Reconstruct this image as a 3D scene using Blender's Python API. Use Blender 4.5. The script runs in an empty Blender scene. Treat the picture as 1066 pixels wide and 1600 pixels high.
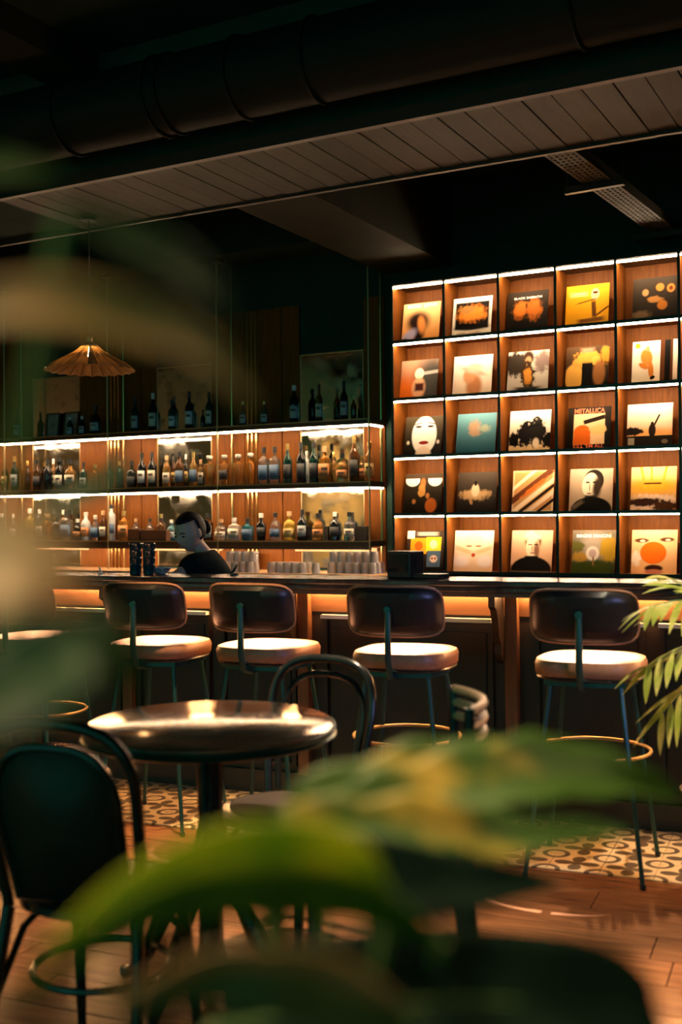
import bpy, bmesh, math, random
from mathutils import Vector, Matrix
random.seed(7)
PI = math.pi
SC = bpy.context.scene
COL = SC.collection

# ------------------------------------------------------------------ camera
EYE = 1.33
FPX = 1750.0
TH, PITCH, ROLL = math.radians(28.2), 16.5 / 1750.0, -0.008
cam_d = bpy.data.cameras.new('camera')
cam = bpy.data.objects.new('camera', cam_d); COL.objects.link(cam)
cam_d.sensor_fit = 'HORIZONTAL'; cam_d.sensor_width = 24.0
cam_d.lens = FPX / 1066 * 24.0
cam_d.clip_start = 0.02
cam.matrix_world = (Matrix.Translation((0, 0, EYE)) @ Matrix.Rotation(TH, 4, 'Z')
                    @ Matrix.Rotation(PI / 2 + PITCH, 4, 'X') @ Matrix.Rotation(ROLL, 4, 'Z'))
SC.camera = cam
cam_d.dof.use_dof = True
cam_d.dof.focus_distance = 6.3
cam_d.dof.aperture_fstop = 2.1

# ------------------------------------------------------------------ world, colour management
w = bpy.data.worlds.new('world'); SC.world = w; w.use_nodes = True
bg = w.node_tree.nodes['Background']
bg.inputs[0].default_value = (0.07, 0.60, 0.44, 1); bg.inputs[1].default_value = 0.85
SC.view_settings.view_transform = 'Standard'
SC.view_settings.look = 'None'
SC.view_settings.exposure = 0.0
SC.view_settings.gamma = 1.0
SC.view_settings.use_curve_mapping = False
SC.cycles.use_denoising = True
SC.cycles.sample_clamp_indirect = 3.0
SC.cycles.max_bounces = 8
SC.cycles.transmission_bounces = 8
SC.cycles.caustics_reflective = False
SC.cycles.caustics_refractive = False

# ------------------------------------------------------------------ lamps of the room
def spot(loc, target, power, color, size=40, blend=0.6, rad=0.04):
    d = bpy.data.lights.new('ceiling_spot', 'SPOT'); d.energy = power; d.color = color
    d.spot_size = math.radians(size); d.spot_blend = blend; d.shadow_soft_size = rad
    o = bpy.data.objects.new('ceiling_spot', d); COL.objects.link(o)
    o.location = loc
    o.rotation_euler = (Vector(target) - Vector(loc)).to_track_quat('-Z', 'Y').to_euler()
    return o
def area(loc, target, power, color, sx, sy):
    d = bpy.data.lights.new('cool_area_light', 'AREA'); d.energy = power; d.color = color
    d.shape = 'RECTANGLE'; d.size = sx; d.size_y = sy
    o = bpy.data.objects.new('cool_area_light', d); COL.objects.link(o)
    o.location = loc
    o.rotation_euler = (Vector(target) - Vector(loc)).to_track_quat('-Z', 'Y').to_euler()
    return o
WARM = (1.0, 0.66, 0.36)
# spots over the stools
for sx, sy in ((-1.20, 4.27), (-1.96, 4.22), (-2.59, 4.15), (-3.11, 4.07), (-3.83, 4.04)):
    spot((sx + 0.1, sy + 0.88, 3.15), (sx, sy - 0.02, 0.83), 4200, (1.0, 0.90, 0.80), 9.3, 0.4, 0.02)
# downlights over the dining floor
for fx in (0.1, -0.55, -1.25, -1.9, -2.5):
    spot((fx, 3.22, 3.9), (fx - 0.02, 3.22, 0), 1700, (1.0, 0.72, 0.46), 13, 0.7)
spot((-2.75, 2.6, 3.9), (-2.75, 2.6, 0), 600, (1.0, 0.70, 0.42), 16, 0.7)
spot((-2.5, 3.7, 3.8), (-2.75, 4.05, 0), 1100, (1.0, 0.66, 0.30), 22, 0.7)  # added lamp without a fixture, brightens the tiles by the bar
# light on the plants close by
spot((1.2, 1.7, 3.6), (-0.25, 0.65, 1.0), 170, (1.0, 0.72, 0.36), 36, 0.7)
spot((-1.3, 1.9, 3.2), (-0.35, 0.5, 1.1), 420, (1.0, 0.75, 0.36), 30, 0.7)  # added lamp, lifts the leaves that stayed too dark
spot((-1.6, -0.4, 3.4), (-0.50, 0.32, 1.42), 420, (1.0, 0.72, 0.42), 34, 0.7)
# cool daylight from the windows behind, unseen blue lamp added for stool glints
area((1.6, 1.9, 1.5), (-1.6, 4.1, 0.98), 3.5, (0.34, 0.42, 1.0), 0.5, 0.7).data.spread = math.radians(50)
area((-3.0, -2.5, 2.2), (-1.8, 4.2, 0.9), 5, (0.15, 0.9, 0.75), 1.6, 1.6)

# ------------------------------------------------------------------ pixel helper: a point seen in the photograph, at a given world depth
_F0 = Vector((-math.sin(TH), math.cos(TH), 0)); _R0 = Vector((math.cos(TH), math.sin(TH), 0)); _U0 = Vector((0, 0, 1))
_F = _F0 * math.cos(PITCH) + _U0 * math.sin(PITCH); _Uc = -_F0 * math.sin(PITCH) + _U0 * math.cos(PITCH)
_R = _R0 * math.cos(ROLL) + _Uc * math.sin(ROLL); _U = -_R0 * math.sin(ROLL) + _Uc * math.cos(ROLL)
EYEV = Vector((0, 0, EYE))
def ray(x, y): return _F + _R * ((x - 533) / FPX) - _U * ((y - 800) / FPX)
def at_y(x, y, Y): r = ray(x, y); return EYEV + r * (Y / r.y)
def at_z(x, y, Z): r = ray(x, y); return EYEV + r * ((Z - EYE) / r.z)
def at_d(x, y, D): return EYEV + ray(x, y) * D
def depth(p): return (Vector(p) - EYEV).dot(_F)

# ------------------------------------------------------------------ materials
MATS = {}
def mat(name, color, rough=0.5, metal=0.0, spec=0.5, trans=0.0, ior=1.45, emit=None, estr=0, coat=0.0):
    if name in MATS: return MATS[name]
    m = bpy.data.materials.new(name); m.use_nodes = True; MATS[name] = m
    b = m.node_tree.nodes['Principled BSDF']
    b.inputs['Base Color'].default_value = (*color, 1)
    b.inputs['Roughness'].default_value = rough; b.inputs['Metallic'].default_value = metal
    b.inputs['Specular IOR Level'].default_value = spec
    b.inputs['Transmission Weight'].default_value = trans; b.inputs['IOR'].default_value = ior
    b.inputs['Coat Weight'].default_value = coat
    if emit: b.inputs['Emission Color'].default_value = (*emit, 1); b.inputs['Emission Strength'].default_value = estr
    return m
def nodes(m): return m.node_tree.nodes, m.node_tree.links, m.node_tree.nodes['Principled BSDF']
def wood(name, c1, c2, rough=0.45, scale=(1, 1, 1), grain=7.0, bump=0.05, vary=0.0):
    m = mat(name, c1, rough); N, L, b = nodes(m)
    tc = N.new('ShaderNodeTexCoord'); mp = N.new('ShaderNodeMapping'); mp.inputs['Scale'].default_value = scale
    nz = N.new('ShaderNodeTexNoise'); nz.inputs['Scale'].default_value = grain; nz.inputs['Detail'].default_value = 7; nz.inputs['Distortion'].default_value = 0.6
    rp = N.new('ShaderNodeValToRGB'); rp.color_ramp.elements[0].position = 0.3; rp.color_ramp.elements[1].position = 0.72
    rp.color_ramp.elements[0].color = (*c2, 1); rp.color_ramp.elements[1].color = (*c1, 1)
    L.new(tc.outputs['Object'], mp.inputs[0]); L.new(mp.outputs[0], nz.inputs['Vector']); L.new(nz.outputs[0], rp.inputs[0])
    out = rp.outputs[0]
    if vary:
        oi = N.new('ShaderNodeObjectInfo'); mr = N.new('ShaderNodeMapRange'); mr.inputs[3].default_value = 1 - vary; mr.inputs[4].default_value = 1 + vary
        hs = N.new('ShaderNodeHueSaturation'); L.new(oi.outputs['Random'], mr.inputs[0]); L.new(mr.outputs[0], hs.inputs['Value']); L.new(out, hs.inputs['Color']); out = hs.outputs[0]
        ad = N.new('ShaderNodeVectorMath'); ad.operation = 'ADD'; cm = N.new('ShaderNodeCombineXYZ'); ml = N.new('ShaderNodeMath'); ml.operation = 'MULTIPLY'; ml.inputs[1].default_value = 37
        L.new(oi.outputs['Random'], ml.inputs[0]); L.new(ml.outputs[0], cm.inputs[0]); L.new(tc.outputs['Object'], ad.inputs[0]); L.new(cm.outputs[0], ad.inputs[1]); L.new(ad.outputs[0], mp.inputs[0])
    L.new(out, b.inputs['Base Color'])
    bp = N.new('ShaderNodeBump'); bp.inputs['Strength'].default_value = bump; bp.inputs['Distance'].default_value = 0.01
    L.new(nz.outputs[0], bp.inputs['Height']); L.new(bp.outputs[0], b.inputs['Normal'])
    return m
def noisy(name, c1, c2, rough=0.6, scale=8, bump=0.1, metal=0.0, r2=None, dist=0.01, spec=0.5):
    m = mat(name, c1, rough, metal, spec); N, L, b = nodes(m)
    tc = N.new('ShaderNodeTexCoord'); nz = N.new('ShaderNodeTexNoise'); nz.inputs['Scale'].default_value = scale; nz.inputs['Detail'].default_value = 6
    rp = N.new('ShaderNodeValToRGB'); rp.color_ramp.elements[0].position = 0.35; rp.color_ramp.elements[1].position = 0.68
    rp.color_ramp.elements[0].color = (*c2, 1); rp.color_ramp.elements[1].color = (*c1, 1)
    L.new(tc.outputs['Object'], nz.inputs['Vector']); L.new(nz.outputs[0], rp.inputs[0]); L.new(rp.outputs[0], b.inputs['Base Color'])
    bp = N.new('ShaderNodeBump'); bp.inputs['Strength'].default_value = bump; bp.inputs['Distance'].default_value = dist
    L.new(nz.outputs[0], bp.inputs['Height']); L.new(bp.outputs[0], b.inputs['Normal'])
    if r2 is not None:
        mr = N.new('ShaderNodeMapRange'); mr.inputs[3].default_value = rough; mr.inputs[4].default_value = r2
        L.new(nz.outputs[0], mr.inputs[0]); L.new(mr.outputs[0], b.inputs['Roughness'])
    return m
BLACK = noisy('black_plaster', (0.018, 0.046, 0.036), (0.013, 0.036, 0.028), 0.85, 5, 0.1, spec=0.2)
CEIL = noisy('dark_ceiling', (0.020, 0.044, 0.033), (0.015, 0.034, 0.026), 0.9, 3, 0.1, spec=0.2)
BEAMM = noisy('brown_soffit', (0.024, 0.030, 0.016), (0.019, 0.024, 0.013), 0.8, 4, 0.1, spec=0.2)
PLANKC = wood('soffit_board', (0.040, 0.040, 0.022), (0.026, 0.028, 0.016), 0.45, (4, 0.6, 1), 5, 0.12, 0.18)
MATS['soffit_board'].node_tree.nodes['Principled BSDF'].inputs['Specular IOR Level'].default_value = 0.12
WALNUT = wood('walnut_veneer', (0.19, 0.060, 0.008), (0.12, 0.036, 0.005), 0.5, (9, 1, 0.7), 6, 0.04)
MATS['walnut_veneer'].node_tree.nodes['Principled BSDF'].inputs['Specular IOR Level'].default_value = 0.15
DARKWOOD = wood('dark_bar_wood', (0.020, 0.0095, 0.0055), (0.012, 0.007, 0.0045), 0.38, (6, 6, 0.8), 6, 0.05)
PILWOOD = wood('pilaster_wood', (0.20, 0.085, 0.030), (0.14, 0.055, 0.02), 0.35, (9, 9, 0.8), 6, 0.05)
FRAMEM = mat('blackened_frame', (0.022, 0.016, 0.012), 0.35)
SHELFM = mat('dark_shelf_board', (0.030, 0.020, 0.013), 0.32)
LEDGEM = noisy('dark_polished_stone', (0.030, 0.032, 0.028), (0.014, 0.017, 0.016), 0.10, 30, 0.0, r2=0.2)
BRASS = mat('brass', (0.72, 0.46, 0.19), 0.24, 1.0)
DBRASS = mat('dull_brass', (0.46, 0.32, 0.16), 0.48, 1.0)
BLKMETAL = mat('dark_green_metal', (0.03, 0.085, 0.075), 0.32, 0.6)
BLKLAC = noisy('black_lacquered_wood', (0.016, 0.018, 0.016), (0.010, 0.011, 0.010), 0.16, 20, 0.02, r2=0.26)
BACKPAN = wood('stained_back_panel', (0.022, 0.013, 0.007), (0.014, 0.008, 0.005), 0.6, (6, 6, 0.8), 6, 0.04)
LEATHER = noisy('tan_leather', (0.40, 0.17, 0.085), (0.33, 0.14, 0.068), 0.38, 60, 0.18, r2=0.48, dist=0.002)
LEATHERB = noisy('dark_brown_leather', (0.020, 0.014, 0.012), (0.015, 0.011, 0.010), 0.26, 60, 0.15, r2=0.4, dist=0.002)
BLACKP = mat('black_plastic', (0.012, 0.013, 0.013), 0.35)
def emitter(name, color, strength):
    m = mat(name, (0.8, 0.8, 0.8), 0.5, emit=color, estr=strength); return m
LED = emitter('led_strip_white', (1.0, 0.72, 0.46), 112)
LEDB = emitter('led_strip_bar', (1.0, 0.68, 0.40), 80)
LEDS = emitter('led_strip_soft', (1.0, 0.68, 0.40), 40)
LEDU = emitter('led_strip_amber', (1.0, 0.50, 0.18), 230)
BULB = emitter('lamp_bulb', (1.0, 0.60, 0.25), 90)
def mirror_mat():
    m = mat('aged_mirror', (0.62, 0.60, 0.55), 0.05, 1.0); N, L, b = nodes(m)
    tc = N.new('ShaderNodeTexCoord'); nz = N.new('ShaderNodeTexNoise'); nz.inputs['Scale'].default_value = 9; nz.inputs['Detail'].default_value = 9
    mr = N.new('ShaderNodeMapRange'); mr.inputs[1].default_value = 0.42; mr.inputs[2].default_value = 0.75; mr.inputs[3].default_value = 0.04; mr.inputs[4].default_value = 0.28
    rp = N.new('ShaderNodeValToRGB'); rp.color_ramp.elements[0].color = (0.68, 0.66, 0.6, 1); rp.color_ramp.elements[1].color = (0.25, 0.24, 0.2, 1)
    rp.color_ramp.elements[0].position = 0.55; rp.color_ramp.elements[1].position = 0.78
    L.new(tc.outputs['Object'], nz.inputs['Vector']); L.new(nz.outputs[0], mr.inputs[0]); L.new(mr.outputs[0], b.inputs['Roughness'])
    L.new(nz.outputs[0], rp.inputs[0]); L.new(rp.outputs[0], b.inputs['Base Color'])
    return m
MIRROR = mirror_mat()
def tile_mat():
    m = mat('encaustic_tile', (0.5, 0.36, 0.2), 0.35); N, L, b = nodes(m)
    tc = N.new('ShaderNodeTexCoord')
    def vm(op, a, bb=None):
        n = N.new('ShaderNodeVectorMath'); n.operation = op; L.new(a, n.inputs[0])
        if bb is not None: n.inputs[1].default_value = bb
        return n
    def mt(op, a, v=None, bsock=None):
        n = N.new('ShaderNodeMath'); n.operation = op; L.new(a, n.inputs[0])
        if v is not None: n.inputs[1].default_value = v
        if bsock is not None: L.new(bsock, n.inputs[1])
        return n.outputs[0]
    sx = N.new('ShaderNodeSeparateXYZ'); L.new(tc.outputs['Object'], sx.inputs[0])
    ax = mt('ABSOLUTE', sx.outputs[0]); ay = mt('ABSOLUTE', sx.outputs[1])
    # petals round the centre, quarter rosettes on the corners
    ang = N.new('ShaderNodeMath'); ang.operation = 'ARCTAN2'; L.new(sx.outputs[1], ang.inputs[0]); L.new(sx.outputs[0], ang.inputs[1])
    r = mt('POWER', mt('ADD', mt('POWER', ax, 2.0), bsock=mt('POWER', ay, 2.0)), 0.5)
    pet = mt('MULTIPLY', mt('ABSOLUTE', mt('COSINE', mt('MULTIPLY', ang.outputs[0], 2.0))), 0.075)
    inp = mt('LESS_THAN', r, bsock=mt('ADD', pet, 0.012))
    cx = mt('SUBTRACT', ax, 0.1); cy = mt('SUBTRACT', ay, 0.1)
    rc = mt('POWER', mt('ADD', mt('POWER', mt('ABSOLUTE', cx), 2.0), bsock=mt('POWER', mt('ABSOLUTE', cy), 2.0)), 0.5)
    ring = mt('LESS_THAN', mt('ABSOLUTE', mt('SUBTRACT', rc, 0.045)), 0.010)
    tot = mt('MAXIMUM', inp, bsock=ring)
    mx = N.new('ShaderNodeMix'); mx.data_type = 'RGBA'
    mx.inputs['A'].default_value = (0.62, 0.45, 0.26, 1); mx.inputs['B'].default_value = (0.10, 0.065, 0.04, 1)
    L.new(tot, mx.inputs['Factor']); L.new(mx.outputs['Result'], b.inputs['Base Color'])
    return m
TILE = tile_mat()
FLOORW = wood('floor_board', (0.27, 0.11, 0.045), (0.14, 0.055, 0.024), 0.26, (0.8, 7, 1), 5, 0.06, 0.16)
GROUT = mat('dark_joint', (0.03, 0.022, 0.016), 0.8)

# ------------------------------------------------------------------ mesh helpers
class MB:
    def __init__(s): s.bm = bmesh.new()
    def box(s, x0, x1, y0, y1, z0, z1, M=None, bev=0):
        r = bmesh.ops.create_cube(s.bm, size=1, matrix=Matrix.Translation(((x0 + x1) / 2, (y0 + y1) / 2, (z0 + z1) / 2)) @ Matrix.Diagonal((x1 - x0, y1 - y0, z1 - z0, 1)))
        vs = r['verts']
        if bev:
            es = list({e for v in vs for e in v.link_edges})
            rr = bmesh.ops.bevel(s.bm, geom=es, offset=bev, segments=2, affect='EDGES', profile=0.5)
            vs = list({v for f in rr['faces'] for v in f.verts} | {v for v in vs if v.is_valid})
        if M: bmesh.ops.transform(s.bm, matrix=M, verts=vs)
        return s
    def tube(s, pts, rad, n=8, closed=False, cap=True):
        pts = [Vector(p) for p in pts]; k = len(pts)
        rads = rad if isinstance(rad, (list, tuple)) else [rad] * k
        rings = []; prev = None
        for i, p in enumerate(pts):
            if closed: t = pts[(i + 1) % k] - pts[i - 1]
            else: t = pts[min(i + 1, k - 1)] - pts[max(i - 1, 0)]
            t.normalize()
            if prev is None:
                a = Vector((0, 0, 1)) if abs(t.z) < 0.9 else Vector((1, 0, 0))
                u = t.cross(a).normalized()
            else:
                u = (prev - t * prev.dot(t)).normalized()
            prev = u; v = t.cross(u)
            rings.append([s.bm.verts.new(p + (u * math.cos(2 * PI * j / n) + v * math.sin(2 * PI * j / n)) * rads[i]) for j in range(n)])
        m = k if closed else k - 1
        for i in range(m):
            a, b = rings[i], rings[(i + 1) % k]
            for j in range(n): s.bm.faces.new((a[j], a[(j + 1) % n], b[(j + 1) % n], b[j]))
        if cap and not closed:
            s.bm.faces.new(rings[0][::-1]); s.bm.faces.new(rings[-1])
        return s
    def lathe(s, prof, n=16, c=(0, 0, 0), sq=0.0, sy=1.0, a0=0.0):
        rings = []
        for r, z in prof:
            ring = []
            for j in range(n):
                a = 2 * PI * j / n + a0; ca, sa = math.cos(a), math.sin(a)
                k = 1.0
                if sq: k = (1 - sq) + sq / max(abs(ca), abs(sa))
                ring.append(s.bm.verts.new((c[0] + r * k * ca, c[1] + r * k * sa * sy, c[2] + z)))
            rings.append(ring)
        for a, b in zip(rings, rings[1:]):
            for j in range(n): s.bm.faces.new((a[j], a[(j + 1) % n], b[(j + 1) % n], b[j]))
        s.bm.faces.new(rings[0][::-1]); s.bm.faces.new(rings[-1])
        return s
    def grid(s, f, nu, nv):
        V = [[s.bm.verts.new(f(i / nu, j / nv)) for j in range(nv + 1)] for i in range(nu + 1)]
        for i in range(nu):
            for j in range(nv): s.bm.faces.new((V[i][j], V[i + 1][j], V[i + 1][j + 1], V[i][j + 1]))
        return s
    def mesh(s, name, m, smooth=False):
        me = bpy.data.meshes.new(name)
        bmesh.ops.recalc_face_normals(s.bm, faces=s.bm.faces[:])
        s.bm.to_mesh(me); s.bm.free()
        if m: me.materials.append(m)
        if smooth:
            for p in me.polygons: p.use_smooth = True
            try: me.set_sharp_from_angle(angle=math.radians(40))
            except Exception: pass
        return me
    def build(s, name, m, parent=None, smooth=False, loc=None, M=None):
        return link(name, s.mesh(name, m, smooth), parent, loc, M)
def link(name, me, parent=None, loc=None, M=None):
    o = bpy.data.objects.new(name, me); COL.objects.link(o)
    if parent: o.parent = parent
    if M is not None: o.matrix_local = M
    elif loc is not None: o.location = loc
    return o
def tag(o, label=None, cat=None, group=None, kind=None):
    if label: o['label'] = label
    if cat: o['category'] = cat
    if group: o['group'] = group
    if kind: o['kind'] = kind
    return o
def empty(name, loc=(0, 0, 0), rz=0, label=None, cat=None, group=None, kind=None):
    o = bpy.data.objects.new(name, None); COL.objects.link(o); o.location = loc; o.rotation_euler = (0, 0, rz); o.empty_display_size = 0.1
    return tag(o, label, cat, group, kind)
def copy_tree(o, parent=None):
    c = o.copy(); COL.objects.link(c); c.parent = parent
    for ch in list(o.children): copy_tree(ch, c)
    return c
def subsurf(o, lv=2):
    md = o.modifiers.new('subdivision', 'SUBSURF'); md.levels = lv; md.render_levels = lv
    for p in o.data.polygons: p.use_smooth = True
def ordinal(n):
    W = ['', 'first', 'second', 'third', 'fourth', 'fifth', 'sixth', 'seventh', 'eighth', 'ninth', 'tenth', 'eleventh', 'twelfth', 'thirteenth', 'fourteenth',
         'fifteenth', 'sixteenth', 'seventeenth', 'eighteenth', 'nineteenth', 'twentieth']
    if n <= 20: return W[n]
    if n == 30: return 'thirtieth'
    if n == 40: return 'fortieth'
    return ('twenty' if n < 30 else 'thirty' if n < 40 else 'forty') + '-' + W[n % 10]

# ================================================================== SETTING
WY = 8.05      # back wall face
FY = 7.76      # front plane of the shelving
XE = -3.90     # right-hand end of the back bar
LW = -9.2
BA = math.radians(5.5)          # the bar front stands a little askew to the back wall
BO = Vector((-1.2, 4.65, 0))
BM_ = Matrix.Translation(BO) @ Matrix.Rotation(BA, 4, 'Z')
def bar(u, v, z=0): return BM_ @ Vector((u, v, z))
BMI = BM_.inverted()

fl = MB().box(LW, 3.6, -4, WY, -0.12, -0.012).build('floor', GROUT); tag(fl, 'floor of brown wooden boards with a strip of patterned tiles along the bar', kind='structure')
TB = -0.47     # tile border, measured from the counter edge in the bar's own direction
tile_me = MB().box(-0.099, 0.099, -0.099, 0.099, -0.012, 0.0, bev=0.002).mesh('tile', TILE)
for i in range(-20, 10):
    for j in range(4):
        p = BM_ @ Vector((i * 0.2 + 0.1, TB + 0.1 + j * 0.2, 0))
        if p.x < LW + 0.2: continue
        link('tile', tile_me, fl, M=Matrix.Translation(p) @ Matrix.Rotation(BA, 4, 'Z'))
pl_me = {}
rp = random.Random(3)
for r in range(20):
    v = TB - 0.012 - 0.19 * (r + 0.5)
    u = -5.0 - rp.uniform(0, 1.2)
    while u < 2.8:
        ln = rp.choice((0.9, 1.2, 1.2, 1.5))
        if ln not in pl_me: pl_me[ln] = MB().box(-ln / 2 + 0.0015, ln / 2 - 0.0015, -0.0935, 0.0935, -0.012, 0.0, bev=0.0015).mesh('plank', FLOORW)
        p = BM_ @ Vector((u + ln / 2, v, 0))
        if p.y > -1.0: link('plank', pl_me[ln], fl, M=Matrix.Translation(p) @ Matrix.Rotation(BA, 4, 'Z'))
        u += ln
wb = MB().box(LW, 3.6, WY, WY + 0.15, 0, 3.95).build('wall_back', BLACK); tag(wb, kind='structure')
wl = MB().box(LW - 0.15, LW, -4, WY, 0, 3.95).build('wall_left', noisy('ochre_wall', (0.50, 0.34, 0.15), (0.42, 0.28, 0.12), 0.8, 4, 0.2)); tag(wl, kind='structure')
wr = MB().box(3.6, 3.75, -4, WY, 0, 3.95).build('wall_right', BLACK); tag(wr, kind='structure')
ce = MB().box(LW, 3.6, -4, WY, 3.95, 4.1).build('ceiling', CEIL); tag(ce, kind='structure')
for y in (-1.2, 1.3, 3.3): MB().box(LW, 3.6, y, y + 0.28, 3.78, 3.95).build('beam', BEAMM, ce)
for x in (-4.4, -1.9, 0.6): MB().box(x, x + 0.3, 3.58, 4.8, 3.80, 3.95).build('beam', BEAMM, ce)
MB().box(-3.88, -3.32, 5.66, WY, 3.31, 3.95).build('beam', BEAMM, ce)
MB().box(LW, -3.89, 7.62, WY, 3.54, 3.95).build('dropped_panel', BLACK, ce)
# lamp that warms the far left wall (seen in the mirror)
spot((-7.9, -0.5, 3.2), (-9.2, -0.9, 1.6), 900, (1.0, 0.66, 0.30), 70, 0.8)

# bulkhead with a boarded soffit
bk = empty('soffit_bulkhead', (0, 0, 0), 0, 'long dark ceiling bulkhead with a boarded underside over the bar aisle', 'bulkhead')
MB().box(-9.0, 3.4, 4.85, 5.62, 3.27, 3.95).build('casing', BLACK, bk)
MB().box(-9.0, 3.4, 4.81, 4.85, 3.235, 3.30).build('edge_trim', FRAMEM, bk)
MB().box(-9.0, 3.4, 5.62, 5.65, 3.235, 3.29).build('edge_trim', FRAMEM, bk)
sb = MB().box(-0.0675, 0.0675, 4.85, 5.62, 3.25, 3.27, bev=0.002).mesh('board', PLANKC)
for i in range(44):
    x = 1.2 - i * 0.14
    link('board', sb, bk, loc=(x, 0, 0.0015 * math.sin(i * 2.3)))
# round ventilation duct
vd = empty('ventilation_duct', (0, 0, 0), 0, 'round black spiral ventilation duct with raised ring joints below the ceiling', 'duct')
DUCT = mat('black_duct_steel', (0.005, 0.010, 0.009), 0.6, 0.0, 0.12)
MB().tube([(-8.9, 4.58, 3.50), (3.3, 4.58, 3.50)], 0.19, 24).build('pipe', DUCT, vd, True)
rg = MB().tube([(0, math.cos(a) * 0.197, math.sin(a) * 0.197) for a in [2 * PI * i / 24 for i in range(24)]], 0.009, 6, True).mesh('ring_joint', DUCT, True)
for x in (-4.05, -3.46, -3.38, -2.97, -2.55, -1.3, -0.1): link('ring_joint', rg, vd, loc=(x, 4.58, 3.50))
# perforated cable tray
ct = empty('cable_tray', (-1.73, 6.9, 3.32), math.radians(-4), 'perforated steel cable tray hung on cross bars under the dark ceiling', 'cable tray')
TRAY = mat('galvanised_tray', (0.07, 0.062, 0.04), 0.6, 0.2, 0.2)
m = MB(); nx, ny = 5, 46; W_, L_ = 0.17, 2.3
xs = [-W_ / 2 + W_ * i / (2 * nx + 1) for i in range(2 * nx + 2)]; ys = [-L_ / 2 + L_ * i / (2 * ny + 1) for i in range(2 * ny + 2)]
gv = {}
for i in range(len(xs)):
    for j in range(len(ys)): gv[i, j] = m.bm.verts.new((xs[i], ys[j], 0))
for i in range(len(xs) - 1):
    for j in range(len(ys) - 1):
        if not (i % 2 == 1 and j % 2 == 1): m.bm.faces.new((gv[i, j], gv[i + 1, j], gv[i + 1, j + 1], gv[i, j + 1]))
to = m.build('tray_floor', TRAY, ct)
md = to.modifiers.new('solid', 'SOLIDIFY'); md.thickness = 0.003
for s in (-1, 1): MB().box(s * W_ / 2 - 0.002, s * W_ / 2 + 0.002, -L_ / 2, L_ / 2, 0, 0.06).build('side_flange', TRAY, ct)
for y in (-0.40, 0.93):
    hb = MB().box(-0.2, 0.16, y - 0.02, y + 0.02, -0.045, -0.006).build('hanger_bar', FRAMEM, ct)
    for x in (-0.19, 0.15): MB().tube([(x, y, -0.02), (x, y, 0.63)], 0.006, 6).build('hanger_rod', FRAMEM, hb)

# wall panelling behind the bottles
wood_x = [(-4.09, -3.90), (-4.855, -4.685), (-5.075, -4.86), (-5.572, -5.235)]
for k in range(4):
    o = -1.482 * k
    for a, b in wood_x[1 if k else 0:]:
        if a + o < LW: continue
        MB().box(a + o + 0.002, b + o - 0.002, WY - 0.022, WY, 0.94, 3.14, bev=0.002).build('wood_panel', WALNUT, wb)
    c = -5.155 + o
    MB().box(c - 0.078, c + 0.078, WY - 0.016, WY, 0.94, 3.14).build('wood_panel', WALNUT, wb)
    for d in (-0.042, 0, 0.042):
        MB().box(c + d - 0.0065, c + d + 0.0065, WY - 0.028, WY - 0.016, 0.94, 3.12).build('brass_strip', BRASS, wb)
MPOS = ['at the right-hand end of the back bar', 'behind the bartender', 'under the pendant lamp', 'at the far left of the back bar']
for k in range(4):
    x0, x1 = -4.683 - 1.482 * k, -4.092 - 1.482 * k
    if x0 < LW: x0 = LW + 0.02
    mo = MB().box(x0, x1, WY - 0.012, WY - 0.002, 0.96, 2.72).build('mirror', MIRROR)
    tag(mo, 'tall mottled mirror panel on the panelled wall ' + MPOS[k], 'mirror', 'mirrors behind the bottles')
    f = MB()
    for x in (x0 + 0.004, x1 - 0.004): f.box(x - 0.004, x + 0.004, WY - 0.018, WY - 0.002, 0.96, 2.72)
    f.box(x0, x1, WY - 0.018, WY - 0.002, 2.715, 2.725)
    f.build('frame', DBRASS, mo)

# back counter with cabinet doors
bc = empty('back_counter', (0, 0, 0), 0, 'dark back counter with pale lit worktop below the bottle shelves', 'counter')
MB().box(LW + 0.02, -3.722, 7.40, WY - 0.03, 0.90, 0.94, bev=0.004).build('worktop', wood('worktop_wood', (0.42, 0.24, 0.12), (0.34, 0.18, 0.08), 0.25, (0.6, 6, 6), 5, 0.02), bc)
MB().box(LW + 0.02, -3.722, 7.46, WY - 0.03, 0.0, 0.90).build('carcass', DARKWOOD, bc)
for i in range(9):
    x = -3.74 - i * 0.58
    d = MB().box(x - 0.56, x, 7.438, 7.458, 0.10, 0.88, bev=0.004).build('door', DARKWOOD, bc)
    MB().box(x - 0.5, x - 0.488, 7.42, 7.436, 0.5, 0.66).build('handle', BRASS, d)

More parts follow.
